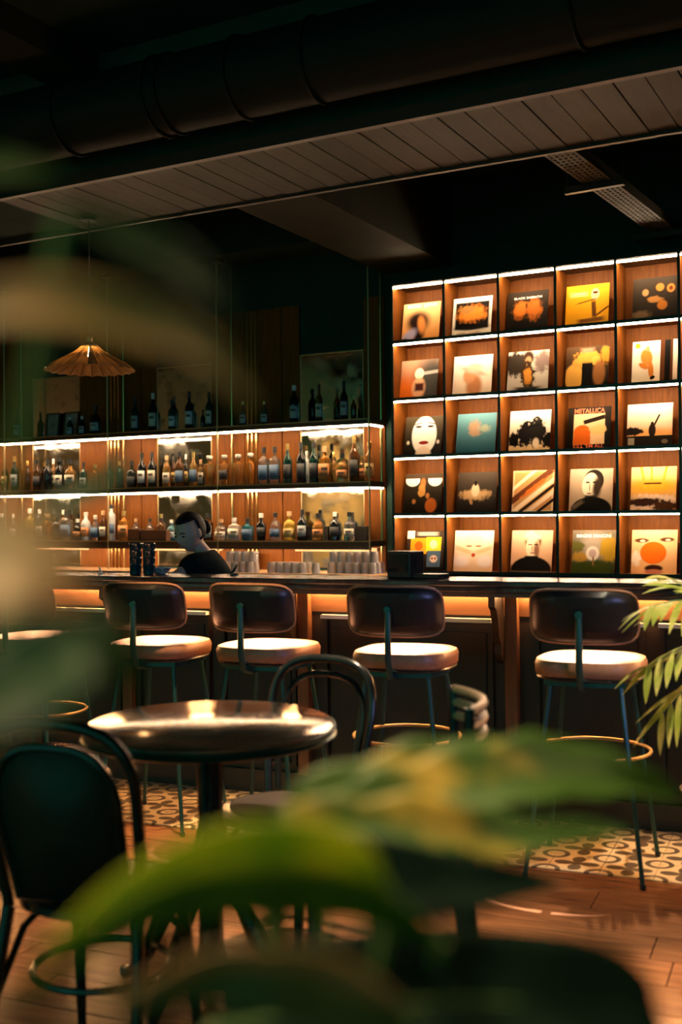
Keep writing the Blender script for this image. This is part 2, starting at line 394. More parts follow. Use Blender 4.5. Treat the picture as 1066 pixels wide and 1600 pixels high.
# ------------------------------------------------------------------ back bar shelves
bb = empty('back_bar_shelving', (-6.5, 7.9, 0.94), 0, 'three dark bottle shelves on slim brass rods with glowing light strips', 'shelving')
def local(o, m_or): return o
BBI = Vector((6.5, -7.9, -0.94))
SH = {'top': (2.095, 2.14), 'middle': (1.605, 1.65), 'lower': (1.14, 1.185)}
for nm, (z0, z1) in SH.items():
    s = MB().box(LW + 0.05, XE, FY, WY - 0.03, z0, z1, bev=0.003).build('shelf', SHELFM, bb, loc=BBI)
    MB().box(LW + 0.05, XE, FY - 0.004, FY, z1 - 0.008, z1).build('brass_edge', DBRASS, s)
PALEW = mat('pale_trim_wood', (0.62, 0.42, 0.24), 0.35)
rods = [-3.912, -5.332, -6.505, -7.74]
for nm in ('top', 'middle'):
    z0 = SH[nm][0]
    edges = [LW + 0.1] + sorted(rods)
    for a, b in zip(edges, edges[1:]):
        MB().box(a + 0.012, b - 0.012, FY + 0.012, FY + 0.034, z0 - 0.013, z0 - 0.001).build('light_strip', LEDB, bb, loc=BBI)
    MB().box(XE - 0.022, XE - 0.004, FY + 0.03, WY - 0.05, z0 - 0.011, z0 - 0.001).build('light_strip', LEDB, bb, loc=BBI)
for k in range(4):
    x0, x1 = max(-4.72 - 1.482 * k, LW + 0.05), -3.96 - 1.482 * k
    MB().box(x0, x1, WY - 0.06, WY - 0.02, 1.095, 1.125, bev=0.003).build('pale_trim', PALEW, bb, loc=BBI)
MB().box(LW + 0.05, XE, FY + 0.002, FY + 0.010, 1.117, 1.140).build('front_lip', SHELFM, bb, loc=BBI)
MB().box(LW + 0.08, XE - 0.02, FY + 0.016, FY + 0.036, 1.127, 1.139).build('light_strip', LEDB, bb, loc=BBI)
for i, x in enumerate(rods):
    top = (3.26, 3.52, 3.52, 3.52)[i]
    MB().tube([(x, FY + 0.006, 0.94), (x, FY + 0.006, 3.54)], 0.0085, 8).build('front_rod', DBRASS, bb, True, BBI)
    MB().tube([(x - 0.01, 8.0, 0.94), (x - 0.01, 8.0, 3.54)], 0.0085, 8).build('rear_rod', BRASS, bb, True, BBI)
    MB().box(x - 0.05, x + 0.05, FY - 0.03, FY + 0.04, 3.515, 3.54).build('rod_bracket', FRAMEM, bb, loc=BBI)

# ------------------------------------------------------------------ record shelf
rs = empty('record_shelf', (-2.63, 7.9, 0.0), 0, 'tall dark cabinet of lit square cubbies holding record sleeves', 'shelving')
RSI = Vector((2.63, -7.9, 0))
CX0, CP = -3.706, 0.431
RZ = [3.150, 2.711, 2.271, 1.832, 1.390, 0.950]
NC = 6
MB().box(CX0, CX0 + NC * CP, WY - 0.02, WY - 0.004, 0.94, 3.15).build('back_panel', WALNUT, rs, loc=RSI)
MB().box(CX0 - 0.012, CX0 + NC * CP, FY + 0.02, WY, 0.0, 0.925).build('base_cabinet', DARKWOOD, rs, loc=RSI)
for i in range(NC + 1):
    x = CX0 + i * CP
    MB().box(x - 0.007, x + 0.007, FY + 0.012, WY - 0.02, 0.94, 3.14).build('divider', WALNUT, rs, loc=RSI)
    MB().box(x - 0.0095, x + 0.0095, FY, FY + 0.012, 0.93, 3.155).build('frame_upright', FRAMEM, rs, loc=RSI)
for r, z in enumerate(RZ):
    for c in range(NC):
        x = CX0 + c * CP
        MB().box(x + 0.007, x + CP - 0.007, FY + 0.012, WY - 0.02, z - 0.012, z + 0.004).build('shelf_board', WALNUT if r else FRAMEM, rs, loc=RSI)
        if r < 5:
            MB().box(x + 0.012, x + CP - 0.012, FY + 0.016, FY + 0.040, z - 0.0225, z - 0.0125).build('light_strip', LED, rs, loc=RSI)
    MB().box(CX0 - 0.0095, CX0 + NC * CP + 0.0095, FY - 0.002, FY + 0.012, z - 0.014 if r else z - 0.006, z + 0.010).build('frame_rail', FRAMEM, rs, loc=RSI)

# printed record sleeves: soft blocks of colour
def inkc(c): return tuple(v ** 1.55 * 0.98 for v in c)
def print_mat(name, base, base2, shapes):
    base, base2 = inkc(base), inkc(base2); shapes = [tuple(q[:6]) + (inkc(q[6]),) + tuple(q[7:]) for q in shapes]
    m = mat(name, base, 0.5, 0, 0.08); N, L, b = nodes(m)
    tc = N.new('ShaderNodeTexCoord'); mp = N.new('ShaderNodeMapping'); mp.inputs['Scale'].default_value = (1 / 0.312, 1, 1 / 0.312); mp.inputs['Location'].default_value = (0.5, 0, 0)
    L.new(tc.outputs['Object'], mp.inputs[0])
    sp = N.new('ShaderNodeSeparateXYZ'); L.new(mp.outputs[0], sp.inputs[0])
    nz = N.new('ShaderNodeTexNoise'); nz.inputs['Scale'].default_value = 9; nz.inputs['Detail'].default_value = 4; L.new(mp.outputs[0], nz.inputs['Vector'])
    def mix(fac, a, c):
        x = N.new('ShaderNodeMix'); x.data_type = 'RGBA'
        L.new(fac, x.inputs['Factor'])
        if isinstance(a, tuple): x.inputs['A'].default_value = (*a, 1)
        else: L.new(a, x.inputs['A'])
        x.inputs['B'].default_value = (*c, 1)
        return x.outputs['Result']
    cur = mix(sp.outputs[2], base2, base)
    for sh in shapes:
        kind, cx, cy, rx, ry, rot, col = sh[:7]; soft = sh[7] if len(sh) > 7 else 0.12
        p = N.new('ShaderNodeMapping'); p.vector_type = 'TEXTURE'
        p.inputs['Location'].default_value = (cx, 0, cy); p.inputs['Rotation'].default_value = (0, -math.radians(rot), 0); p.inputs['Scale'].default_value = (rx, 1, ry)
        L.new(mp.outputs[0], p.inputs[0])
        q = N.new('ShaderNodeSeparateXYZ'); L.new(p.outputs[0], q.inputs[0])
        if kind in ('e', 'n'):
            a1 = N.new('ShaderNodeMath'); a1.operation = 'MULTIPLY'; L.new(q.outputs[0], a1.inputs[0]); L.new(q.outputs[0], a1.inputs[1])
            a2 = N.new('ShaderNodeMath'); a2.operation = 'MULTIPLY_ADD'; L.new(q.outputs[2], a2.inputs[0]); L.new(q.outputs[2], a2.inputs[1]); L.new(a1.outputs[0], a2.inputs[2])
            d = N.new('ShaderNodeMath'); d.operation = 'SQRT'; L.new(a2.outputs[0], d.inputs[0])
        else:
            a1 = N.new('ShaderNodeMath'); a1.operation = 'ABSOLUTE'; L.new(q.outputs[0], a1.inputs[0])
            a2 = N.new('ShaderNodeMath'); a2.operation = 'ABSOLUTE'; L.new(q.outputs[2], a2.inputs[0])
            d = N.new('ShaderNodeMath'); d.operation = 'MAXIMUM'; L.new(a1.outputs[0], d.inputs[0]); L.new(a2.outputs[0], d.inputs[1])
        ds = d.outputs[0]
        if kind == 'n':
            ad = N.new('ShaderNodeMath'); ad.operation = 'MULTIPLY_ADD'; ad.inputs[1].default_value = 1.6; L.new(nz.outputs[0], ad.inputs[0])
            s0 = N.new('ShaderNodeMath'); s0.operation = 'SUBTRACT'; s0.inputs[1].default_value = 0.8; L.new(ds, s0.inputs[0]); L.new(s0.outputs[0], ad.inputs[2]); ds = ad.outputs[0]
        mr = N.new('ShaderNodeMapRange'); mr.interpolation_type = 'SMOOTHSTEP'
        mr.inputs[1].default_value = 1 - soft; mr.inputs[2].default_value = 1 + soft; mr.inputs[3].default_value = 1; mr.inputs[4].default_value = 0
        L.new(ds, mr.inputs[0]); cur = mix(mr.outputs[0], cur, col)
    L.new(cur, b.inputs['Base Color'])
    return m
def text_mesh(body, width, height, m, parent, x, z, y=-0.0022):
    cu = bpy.data.curves.new('lettering', 'FONT'); cu.body = body; cu.align_x = 'CENTER'; cu.align_y = 'CENTER'; cu.extrude = 0.0004; cu.offset = 0.012
    t = bpy.data.objects.new('lettering_curve', cu); COL.objects.link(t)
    dg = bpy.context.evaluated_depsgraph_get(); me = bpy.data.meshes.new_from_object(t.evaluated_get(dg))
    bpy.data.objects.remove(t)
    xs = [v.co.x for v in me.vertices]; ys_ = [v.co.y for v in me.vertices]
    sx = width / (max(xs) - min(xs)); sy = height / (max(ys_) - min(ys_)); cx = (max(xs) + min(xs)) / 2; cy = (max(ys_) + min(ys_)) / 2
    for v in me.vertices: v.co = Vector(((v.co.x - cx) * sx, -v.co.z, (v.co.y - cy) * sy))
    me.materials.clear(); me.materials.append(m)
    return link('lettering', me, parent, loc=(x, y, z))
INKW = mat('white_ink', (0.85, 0.80, 0.72), 0.5); INKR = mat('red_ink', (0.75, 0.13, 0.03), 0.5); INKB = mat('brown_ink', (0.30, 0.08, 0.03), 0.5); INKK = mat('dark_ink', (0.03, 0.02, 0.015), 0.5)
CR, PE, OR, DK, BR, YE, WH, GR = (0.82, 0.74, 0.60), (0.85, 0.58, 0.36), (0.80, 0.30, 0.06), (0.025, 0.020, 0.014), (0.20, 0.09, 0.03), (0.85, 0.52, 0.05), (0.88, 0.84, 0.76), (0.35, 0.33, 0.29)
covers = [
 # row, px centre, label, base top, base bottom, shapes, texts
 (0, 658, 'peach record sleeve with a dark blurred blot, top left cubby', (0.85, 0.62, 0.36), (0.80, 0.42, 0.14), [('e', .42, .52, .30, .26, 0, (.06, .03, .02), .45), ('e', .45, .22, .16, .22, 0, (.05, .03, .02), .4), ('e', .52, .42, .10, .22, 10, (.75, .38, .14), .5), ('e', .20, .16, .22, .12, 40, (.55, .5, .62), .5), ('e', .08, .02, .12, .08, 0, DK, .4)], [('BON  JOVI', .24, .032, INKW, 0, .285)]),
 (0, 738, 'cream bordered record sleeve with a dark fiery picture', WH, CR, [('r', .5, .54, .43, .34, 0, DK, .06), ('n', .5, .58, .36, .20, 0, (.80, .35, .08), .4), ('n', .35, .7, .2, .1, 0, (.5, .3, .12), .3), ('e', .5, .24, .42, .08, 0, DK, .4)], [('UNPLUGGED', .19, .018, INKB, -.02, .03)]),
 (0, 825, 'black record sleeve with white title and two orange blots', (.10, .075, .05), DK, [('n', .32, .56, .16, .20, 0, (.72, .30, .07), .4), ('n', .66, .54, .18, .24, 0, (.65, .27, .06), .4), ('e', .3, .34, .1, .05, 0, (.4, .16, .04), .5)], [('BLACK SABBATH', .21, .016, INKW, 0, .262)]),
 (0, 919, 'bright yellow record sleeve with a sketched dark figure', YE, (.80, .46, .04), [('e', .68, .76, .10, .14, 0, (.70, .60, .42), .1), ('e', .68, .80, .06, .03, 0, BR, .2), ('r', .66, .40, .05, .2, 5, (.25, .12, .04), .3), ('r', .48, .60, .22, .014, 12, (.25, .12, .04), .4), ('r', .86, .34, .2, .02, 35, (.25, .12, .04), .4), ('r', .6, .14, .3, .05, 3, (.32, .17, .06), .3), ('r', .3, .78, .18, .05, 0, (.9, .72, .38), .5)], []),
 (0, 1026, 'dark record sleeve strewn with round golden discs', (.13, .10, .07), (.05, .04, .03), [('e', .28, .66, .07, .08, 0, (.6, .4, .22), .3), ('e', .60, .76, .09, .09, 0, (.70, .36, .12), .2), ('e', .84, .72, .09, .10, 0, (.72, .38, .13), .2), ('e', .66, .34, .11, .11, 0, (.62, .30, .08), .2), ('n', .5, .48, .15, .08, 0, (.6, .35, .15), .3), ('e', .84, .72, .04, .05, 0, (.3, .1, .03), .3), ('n', .2, .14, .2, .1, 0, (.28, .2, .12), .5)], []),
 (1, 654, 'orange and grey record sleeve with a pale blonde figure', (.50, .36, .26), (.62, .22, .06), [('e', .85, .4, .45, .7, 0, (.14, .13, .11), .5), ('e', .08, .15, .4, .35, 0, (.80, .28, .05), .6), ('r', .8, .66, .25, .04, 5, (.55, .52, .48), .5), ('e', .5, .64, .12, .14, 0, (.90, .78, .62), .2), ('e', .5, .28, .18, .26, 0, (.80, .52, .34), .25), ('r', .52, .3, .12, .1, 0, (.16, .06, .05), .4)], []),
 (1, 738, 'white record sleeve with a soft tan shape under a pink brim', WH, (.84, .68, .52), [('e', .55, .22, .2, .32, 0, (.62, .34, .18), .35), ('e', .42, .5, .16, .2, -10, (.72, .44, .26), .3), ('e', .52, .60, .34, .07, -18, (.85, .50, .40), .4), ('e', .55, .68, .2, .12, 0, (.88, .60, .48), .5)], []),
 (1, 825, 'grey and white record sleeve with a dark central figure', (.70, .66, .58), (.62, .55, .46), [('n', .2, .7, .3, .3, 0, (.10, .08, .06), .25), ('n', .85, .72, .2, .25, 0, (.35, .28, .25), .4), ('e', .5, .84, .13, .16, 0, (.12, .07, .04), .3), ('e', .5, .74, .08, .12, 0, (.62, .40, .24), .3), ('n', .5, .40, .17, .34, 0, (.12, .07, .03), .2), ('n', .5, .38, .1, .2, 0, (.70, .38, .10), .3), ('r', .5, .06, .3, .06, 0, (.10, .08, .06), .4)], []),
 (1, 918, 'dark record sleeve with a row of golden yellow figures', (.20, .13, .07), DK, [('e', .2, .28, .22, .30, 0, (.78, .50, .16), .12), ('e', .24, .60, .09, .1, 0, (.70, .42, .14), .2), ('n', .5, .70, .3, .18, 0, (.74, .46, .12), .2), ('e', .46, .56, .1, .11, 0, (.72, .45, .14), .2), ('e', .70, .64, .11, .11, 0, (.80, .52, .16), .2), ('n', .92, .75, .12, .2, 0, (.66, .38, .08), .3), ('r', .5, .3, .12, .3, 0, DK, .1), ('e', .78, .34, .14, .3, 0, (.45, .24, .1), .25), ('r', .5, .9, .14, .05, 0, (.7, .35, .25), .5)], []),
 (1, 1024, 'cream record sleeve with an orange figure and brown stripes', WH, (.84, .70, .52), [('e', .32, .62, .13, .2, 10, (.75, .36, .10), .2), ('e', .42, .32, .06, .2, 5, (.70, .32, .08), .2), ('e', .26, .42, .12, .06, -30, (.70, .32, .08), .2), ('e', .34, .82, .05, .06, 0, (.70, .45, .25), .2), ('e', .46, .14, .06, .04, 30, DK, .2), ('r', .76, .5, .14, .6, 0, BR, .05), ('r', .78, .5, .06, .6, 0, DK, .1), ('e', .12, .9, .06, .06, 0, YE, .3)], []),
 (2, 660, 'olive dark record sleeve filled by a white oval face', (.17, .14, .09), DK, [('e', .52, .52, .33, .48, 0, (.92, .86, .76), .06), ('e', .52, .04, .2, .2, 0, (.88, .74, .58), .2), ('e', .52, .33, .13, .045, 0, (.38, .06, .02), .15), ('e', .36, .74, .09, .03, 0, (.10, .07, .05), .4), ('e', .68, .74, .09, .03, 0, (.10, .07, .05), .4), ('r', .35, .82, .11, .012, 12, BR, .4), ('r', .7, .82, .11, .012, -12, BR, .4), ('e', .10, .34, .04, .05, 0, CR, .3), ('e', .90, .34, .04, .05, 0, CR, .3)], []),
 (2, 743, 'teal blue record sleeve with a small pale blot', (.24, .42, .44), (.05, .16, .19), [('n', .46, .62, .16, .2, 20, (.50, .36, .25), .4), ('n', .7, .62, .16, .08, 0, (.42, .46, .36), .5)], []),
 (2, 827, 'white record sleeve with dark blotchy grazing shapes below', WH, (.74, .54, .30), [('n', .40, .42, .2, .3, 0, (.04, .03, .03), .15), ('n', .68, .46, .22, .34, 0, (.05, .04, .03), .15), ('n', .12, .3, .14, .16, 0, DK, .15), ('n', .95, .26, .12, .2, 0, DK, .15), ('e', .66, .2, .08, .12, 0, (.80, .66, .5), .3), ('r', .6, .62, .16, .03, 8, DK, .3)], []),
 (2, 920, 'black record sleeve with an orange square and bold red title', (.06, .045, .03), DK, [('r', .5, .48, .36, .36, 0, (.85, .62, .40), .03), ('e', .34, .40, .2, .18, 0, (.75, .24, .04), .1), ('r', .34, .22, .2, .10, 0, (.75, .24, .04), .1), ('r', .62, .70, .26, .05, 14, (.06, .035, .02), .1), ('n', .7, .45, .2, .12, 0, (.85, .58, .3), .2)], [('METALLICA', .22, .035, INKR, 0, .285), ("KILL 'EM ALL", .22, .03, INKR, 0, .025)]),
 (2, 1015, 'cream to orange sunset record sleeve with dark ground', (.90, .82, .70), (.82, .42, .14), [('e', .5, .28, .8, .14, 0, (.85, .50, .22), .6), ('r', .5, .12, .6, .14, 0, (.06, .045, .03), .06), ('n', .14, .36, .22, .10, 0, (.05, .04, .03), .15), ('e', .56, .38, .08, .16, 0, (.07, .04, .025), .15), ('e', .56, .54, .035, .04, 0, (.07, .04, .025), .15), ('r', .66, .62, .02, .14, -25, (.07, .04, .025), .2), ('r', .1, .14, .07, .08, 0, (.5, .45, .36), .1), ('e', .84, .12, .07, .05, 0, (.3, .24, .18), .2)], []),
 (3, 659, 'black record sleeve with two white half discs at the top', (.10, .075, .04), DK, [('e', .2, .84, .19, .16, 0, (.85, .80, .68), .06), ('e', .8, .84, .19, .16, 0, (.85, .80, .68), .06), ('r', .5, .95, .6, .07, 0, (.14, .10, .06), .1), ('e', .48, .76, .07, .12, 0, (.55, .26, .1), .3), ('n', .46, .56, .09, .16, 0, (.55, .33, .12), .2), ('e', .72, .2, .15, .18, 0, (.52, .20, .05), .2), ('e', .62, .44, .05, .07, 0, (.5, .25, .1), .3), ('e', .26, .3, .05, .06, 0, (.5, .25, .1), .3)], []),
 (3, 743, 'near-black record sleeve with a pale cloud in the middle', (.14, .11, .08), (.04, .032, .025), [('n', .46, .44, .36, .13, 0, (.60, .42, .24), .4), ('e', .46, .55, .10, .16, 0, (.75, .60, .44), .25), ('e', .46, .72, .04, .06, 0, DK, .3), ('e', .36, .28, .04, .08, 20, (.55, .36, .2), .3)], []),
 (3, 831, 'tan record sleeve crossed by slanting brown stripes', (.80, .55, .32), (.78, .60, .42), [('r', .5, .5, .46, .46, 0, (.62, .38, .18), .02), ('r', .3, .8, .6, .04, 40, (.86, .70, .5), .2), ('r', .45, .62, .7, .07, 38, (.24, .10, .04), .2), ('n', .52, .58, .4, .05, 38, (.65, .25, .06), .3), ('r', .55, .42, .7, .05, 38, (.85, .70, .52), .2), ('r', .6, .32, .7, .035, 38, (.06, .035, .02), .2), ('r', .66, .22, .7, .05, 38, (.84, .68, .5), .2), ('r', .76, .10, .6, .035, 38, (.07, .04, .02), .2)], []),
 (3, 922, 'sepia grey record sleeve with a dark coated portrait', (.58, .47, .36), (.50, .38, .27), [('e', .56, .72, .23, .26, 0, (.05, .035, .02), .06), ('e', .48, .62, .19, .28, -6, (.82, .70, .54), .08), ('e', .64, .56, .10, .26, -6, (.10, .07, .045), .45), ('e', .42, .68, .05, .02, 0, (.10, .07, .05), .4), ('e', .58, .68, .05, .02, 0, (.08, .06, .04), .4), ('r', .47, .56, .012, .08, 0, (.40, .28, .2), .5), ('e', .46, .42, .06, .015, 0, (.25, .14, .1), .4), ('r', .50, .28, .14, .10, 0, (.10, .07, .05), .3), ('e', .52, .04, .47, .30, 0, DK, .06), ('r', .20, .16, .14, .05, 35, (.22, .17, .12), .5)], []),
 (3, 1020, 'golden record sleeve with rays above a pale crowd', (.90, .72, .40), (.60, .28, .05), [('e', .5, .55, .6, .18, 0, (.82, .46, .06), .6), ('r', .25, .85, .03, .3, 12, (.85, .5, .10), .5), ('r', .45, .9, .025, .3, 3, (.85, .5, .10), .5), ('r', .75, .85, .03, .3, -12, (.85, .5, .10), .5), ('n', .5, .16, .6, .22, 0, (.80, .62, .48), .25), ('n', .3, .2, .4, .10, 0, (.10, .05, .03), .25), ('n', .8, .1, .3, .12, 0, (.14, .07, .03), .25), ('r', .48, .62, .2, .018, 0, (.16, .08, .03), .2)], []),
 (4, 661, 'dark record sleeve with yellow, orange and blue squares', (.14, .10, .07), DK, [('r', .32, .62, .22, .2, 0, (.85, .42, .05), .03), ('r', .72, .66, .2, .18, 0, (.82, .66, .08), .03), ('r', .74, .30, .18, .2, 0, (.18, .24, .30), .03), ('r', .1, .9, .1, .1, 0, CR, .05), ('r', .55, .92, .26, .045, 0, (.55, .48, .4), .3), ('e', .32, .62, .11, .12, 0, (.55, .22, .03), .2), ('e', .72, .66, .1, .11, 0, (.88, .78, .5), .2), ('e', .74, .30, .1, .09, 0, (.75, .60, .48), .2), ('e', .70, .31, .025, .03, 0, (.4, .05, .03), .2), ('e', .78, .31, .025, .03, 0, (.4, .05, .03), .2)], []),
 (4, 737, 'pale pink record sleeve with a soft pinched face', (.90, .80, .66), (.82, .58, .38), [('e', .5, .66, .25, .34, 0, (.88, .72, .54), .2), ('e', .2, .26, .2, .14, 0, (.86, .74, .68), .4), ('e', .8, .26, .2, .14, 0, (.86, .74, .68), .4), ('r', .24, .52, .22, .05, -18, (.80, .56, .36), .5), ('r', .76, .52, .22, .05, 18, (.80, .56, .36), .5), ('e', .38, .62, .08, .02, 0, (.45, .25, .14), .4), ('e', .62, .62, .08, .02, 0, (.45, .25, .14), .4), ('e', .5, .40, .05, .05, 0, (.60, .15, .06), .25)], []),
 (4, 828, 'sepia record sleeve with a man in a dark jacket', (.74, .55, .40), (.66, .42, .26), [('e', .53, .74, .20, .22, 0, (.30, .19, .11), .15), ('n', .50, .86, .20, .12, 0, (.78, .66, .50), .3), ('e', .52, .60, .165, .25, 0, (.84, .66, .50), .08), ('e', .62, .54, .07, .20, 0, (.34, .2, .12), .5), ('r', .46, .66, .05, .012, 0, (.12, .07, .05), .4), ('r', .60, .66, .05, .012, 0, (.12, .07, .05), .4), ('r', .51, .56, .014, .07, 0, (.5, .33, .22), .5), ('e', .52, .46, .06, .014, 0, (.30, .14, .1), .4), ('e', .5, .04, .5, .34, 0, (.03, .02, .015), .06), ('r', .5, .30, .16, .09, 0, (.03, .02, .015), .2), ('r', .5, .02, .5, .02, 0, (.2, .15, .1), .2)], []),
 (4, 925, 'green landscape record sleeve with a white puff and white title', (.30, .26, .20), (.06, .07, .02), [('e', .5, .62, .3, .3, 0, (.42, .36, .30), .6), ('n', .85, .55, .22, .3, 0, (.48, .34, .06), .3), ('n', .12, .62, .18, .12, 0, (.20, .19, .06), .3), ('n', .2, .36, .2, .12, 0, (.46, .30, .08), .3), ('n', .5, .12, .6, .18, 0, (.10, .12, .03), .3), ('e', .48, .46, .15, .16, 0, (.66, .58, .50), .2), ('e', .48, .46, .09, .1, 0, (.48, .38, .36), .3), ('r', .5, .28, .02, .1, 0, (.3, .2, .08), .3)], [('IMAGINE DRAGONS', .25, .024, INKW, 0, .27)]),
 (4, 1020, 'peach record sleeve with a big orange ball between two eyes', (.85, .60, .38), (.82, .50, .26), [('e', .48, .48, .29, .25, 0, (.80, .26, .03), .05), ('e', .22, .76, .16, .05, 0, (.20, .10, .05), .3), ('e', .78, .78, .16, .05, 0, (.20, .10, .05), .3), ('e', .8, .77, .06, .03, 0, (.62, .55, .45), .3), ('e', .24, .75, .06, .03, 0, (.62, .55, .45), .3), ('e', .5, .13, .2, .08, 0, (.12, .05, .03), .2), ('e', .5, .05, .2, .06, 0, (.65, .30, .2), .3), ('n', .1, .35, .1, .15, 0, (.88, .74, .62), .3)], []),
]
for i, (r, px, lab, b1, b2, shp, txt) in enumerate(covers):
    z = RZ[r + 1] + 0.005
    X = at_y(px, 800, 7.855).x
    o = MB().box(-0.156, 0.156, -0.0018, 0.0018, 0, 0.312).build('record_sleeve', print_mat('sleeve_print_%d' % i, b1, b2, shp))
    o.location = (X, 7.86, z); o.rotation_euler = (math.radians(-11), 0, 0)
    tag(o, lab, 'record', 'record sleeves in the cubbies')
    for body, wd, ht, ink, x, zz in txt: text_mesh(body, wd, ht, ink, o, x, zz)

# ================================================================== BAR COUNTER
bt = empty('bar_counter', BO, BA, 'long dark wooden bar with polished ledge and glowing panelled front', 'bar')
U0_, U1_ = -4.9, 3.0
def bx(name, m, u0, u1, v0, v1, z0, z1, par=bt, bev=0.0): return MB().box(u0, u1, v0, v1, z0, z1, bev=bev).build(name, m, par)
bx('ledge', LEDGEM, U0_, U1_, 0.0, 0.36, 1.044, 1.07, bev=0.006)
bx('ledge_moulding', LEDGEM, U0_, U1_, 0.012, 0.35, 1.016, 1.044, bev=0.008)
bx('front_board', DARKWOOD, U0_, U1_, 0.24, 0.30, 0.0, 1.016)
GLOWBAND = wood('glow_band_wood', (0.115, 0.046, 0.016), (0.075, 0.029, 0.010), 0.5, (0.6, 6, 6), 6, 0.04)
bx('glow_band_board', GLOWBAND, U0_, U1_, 0.232, 0.24, 0.90, 1.016)  # lighter strip on the dark front, the ledge glow put into its colour
bx('light_strip', LEDU, U0_, U1_, 0.195, 0.207, 1.004, 1.0155)
bx('light_strip_lip', FRAMEM, U0_, U1_, 0.015, 0.03, 0.998, 1.016)
bx('plinth', FRAMEM, U0_, U1_, 0.22, 0.24, 0.0, 0.11)
bx('work_top', SHELFM, U0_, U1_, 0.36, 0.66, 0.86, 0.90, bev=0.004)
bx('under_counter', DARKWOOD, U0_, U1_, 0.36, 0.56, 0.0, 0.86)
RAILM = mat('pale_rail', (0.92, 0.82, 0.68), 0.4, 0.3)
def u_of(px, v=0.22, py=960):
    n = Vector((-math.sin(BA), math.cos(BA), 0)); r = ray(px, py)
    p = EYEV + r * ((bar(0, v) - EYEV).dot(n) / r.dot(n)); return (BMI @ p).x
for a, b in ((60, 188), (214, 327), (345, 462), (505, 770), (835, 1008), (1030, 1200), (-120, 20)):
    ua, ub = u_of(a), u_of(b)
    fr = MB().box(ua, ub, 0.217, 0.24, 0.86, 0.885, bev=0.003).build('panel_frame', DARKWOOD, bt)
    bx('top_rail', RAILM, ua, ub, 0.185, 0.217, 0.870, 0.888, fr)
    bx('side_rail', DARKWOOD, ua, ua + 0.022, 0.217, 0.24, 0.16, 0.86, fr)
    bx('side_rail', DARKWOOD, ub - 0.022, ub, 0.217, 0.24, 0.16, 0.86, fr)
    bx('lower_rail', DARKWOOD, ua, ub, 0.217, 0.24, 0.14, 0.16, fr)
    bx('infill_panel', DARKWOOD, ua + 0.035, ub - 0.035, 0.230, 0.24, 0.2, 0.82, fr)
for px in (200, 474, 799, 1115, -60):
    u = u_of(px, 0.20)
    p = bx('pilaster', PILWOOD, u - 0.028, u + 0.028, 0.19, 0.24, 0.11, 1.0)
    m = MB(); prof = [(0.19, 1.0), (0.03, 1.0), (0.03, 0.955), (0.06, 0.94), (0.085, 0.89), (0.10, 0.82), (0.135, 0.78), (0.13, 0.74), (0.165, 0.70), (0.19, 0.69)]
    A = [m.bm.verts.new((u - 0.06, v, z)) for v, z in prof]; B = [m.bm.verts.new((u - 0.03, v, z)) for v, z in prof]
    m.bm.faces.new(A); m.bm.faces.new(B[::-1])
    for i in range(len(prof)): m.bm.faces.new((A[i], A[(i + 1) % len(prof)], B[(i + 1) % len(prof)], B[i]))
    m.build('corbel', DARKWOOD, p)

# ================================================================== BAR STOOLS
def rounded(w_, d_, t, name, m, par, n=4.0, bul=0.16):
    b = MB(); N_ = 32
    rings = []
    for rr, zz in ((0.02, 0.0), (0.80, 0.0), (0.95, 0.008), (0.99, t * 0.25), (1.0, t * 0.70), (0.965, t * 0.92), (0.88, t * 1.0), (0.5, t * 1.05), (0.02, t * 1.06)):
        ring = []
        for j in range(N_):
            a = 2 * PI * j / N_; c, s = math.cos(a), math.sin(a)
            k = (abs(c) ** n + abs(s) ** n) ** (-1 / n)
            ring.append(b.bm.verts.new((w_ / 2 * rr * k * c, d_ / 2 * rr * k * s, zz)))
        rings.append(ring)
    for a, c in zip(rings, rings[1:]):
        for j in range(N_): b.bm.faces.new((a[j], a[(j + 1) % N_], c[(j + 1) % N_], c[j]))
    b.bm.faces.new(rings[0][::-1]); b.bm.faces.new(rings[-1])
    return b.build(name, m, par, True)
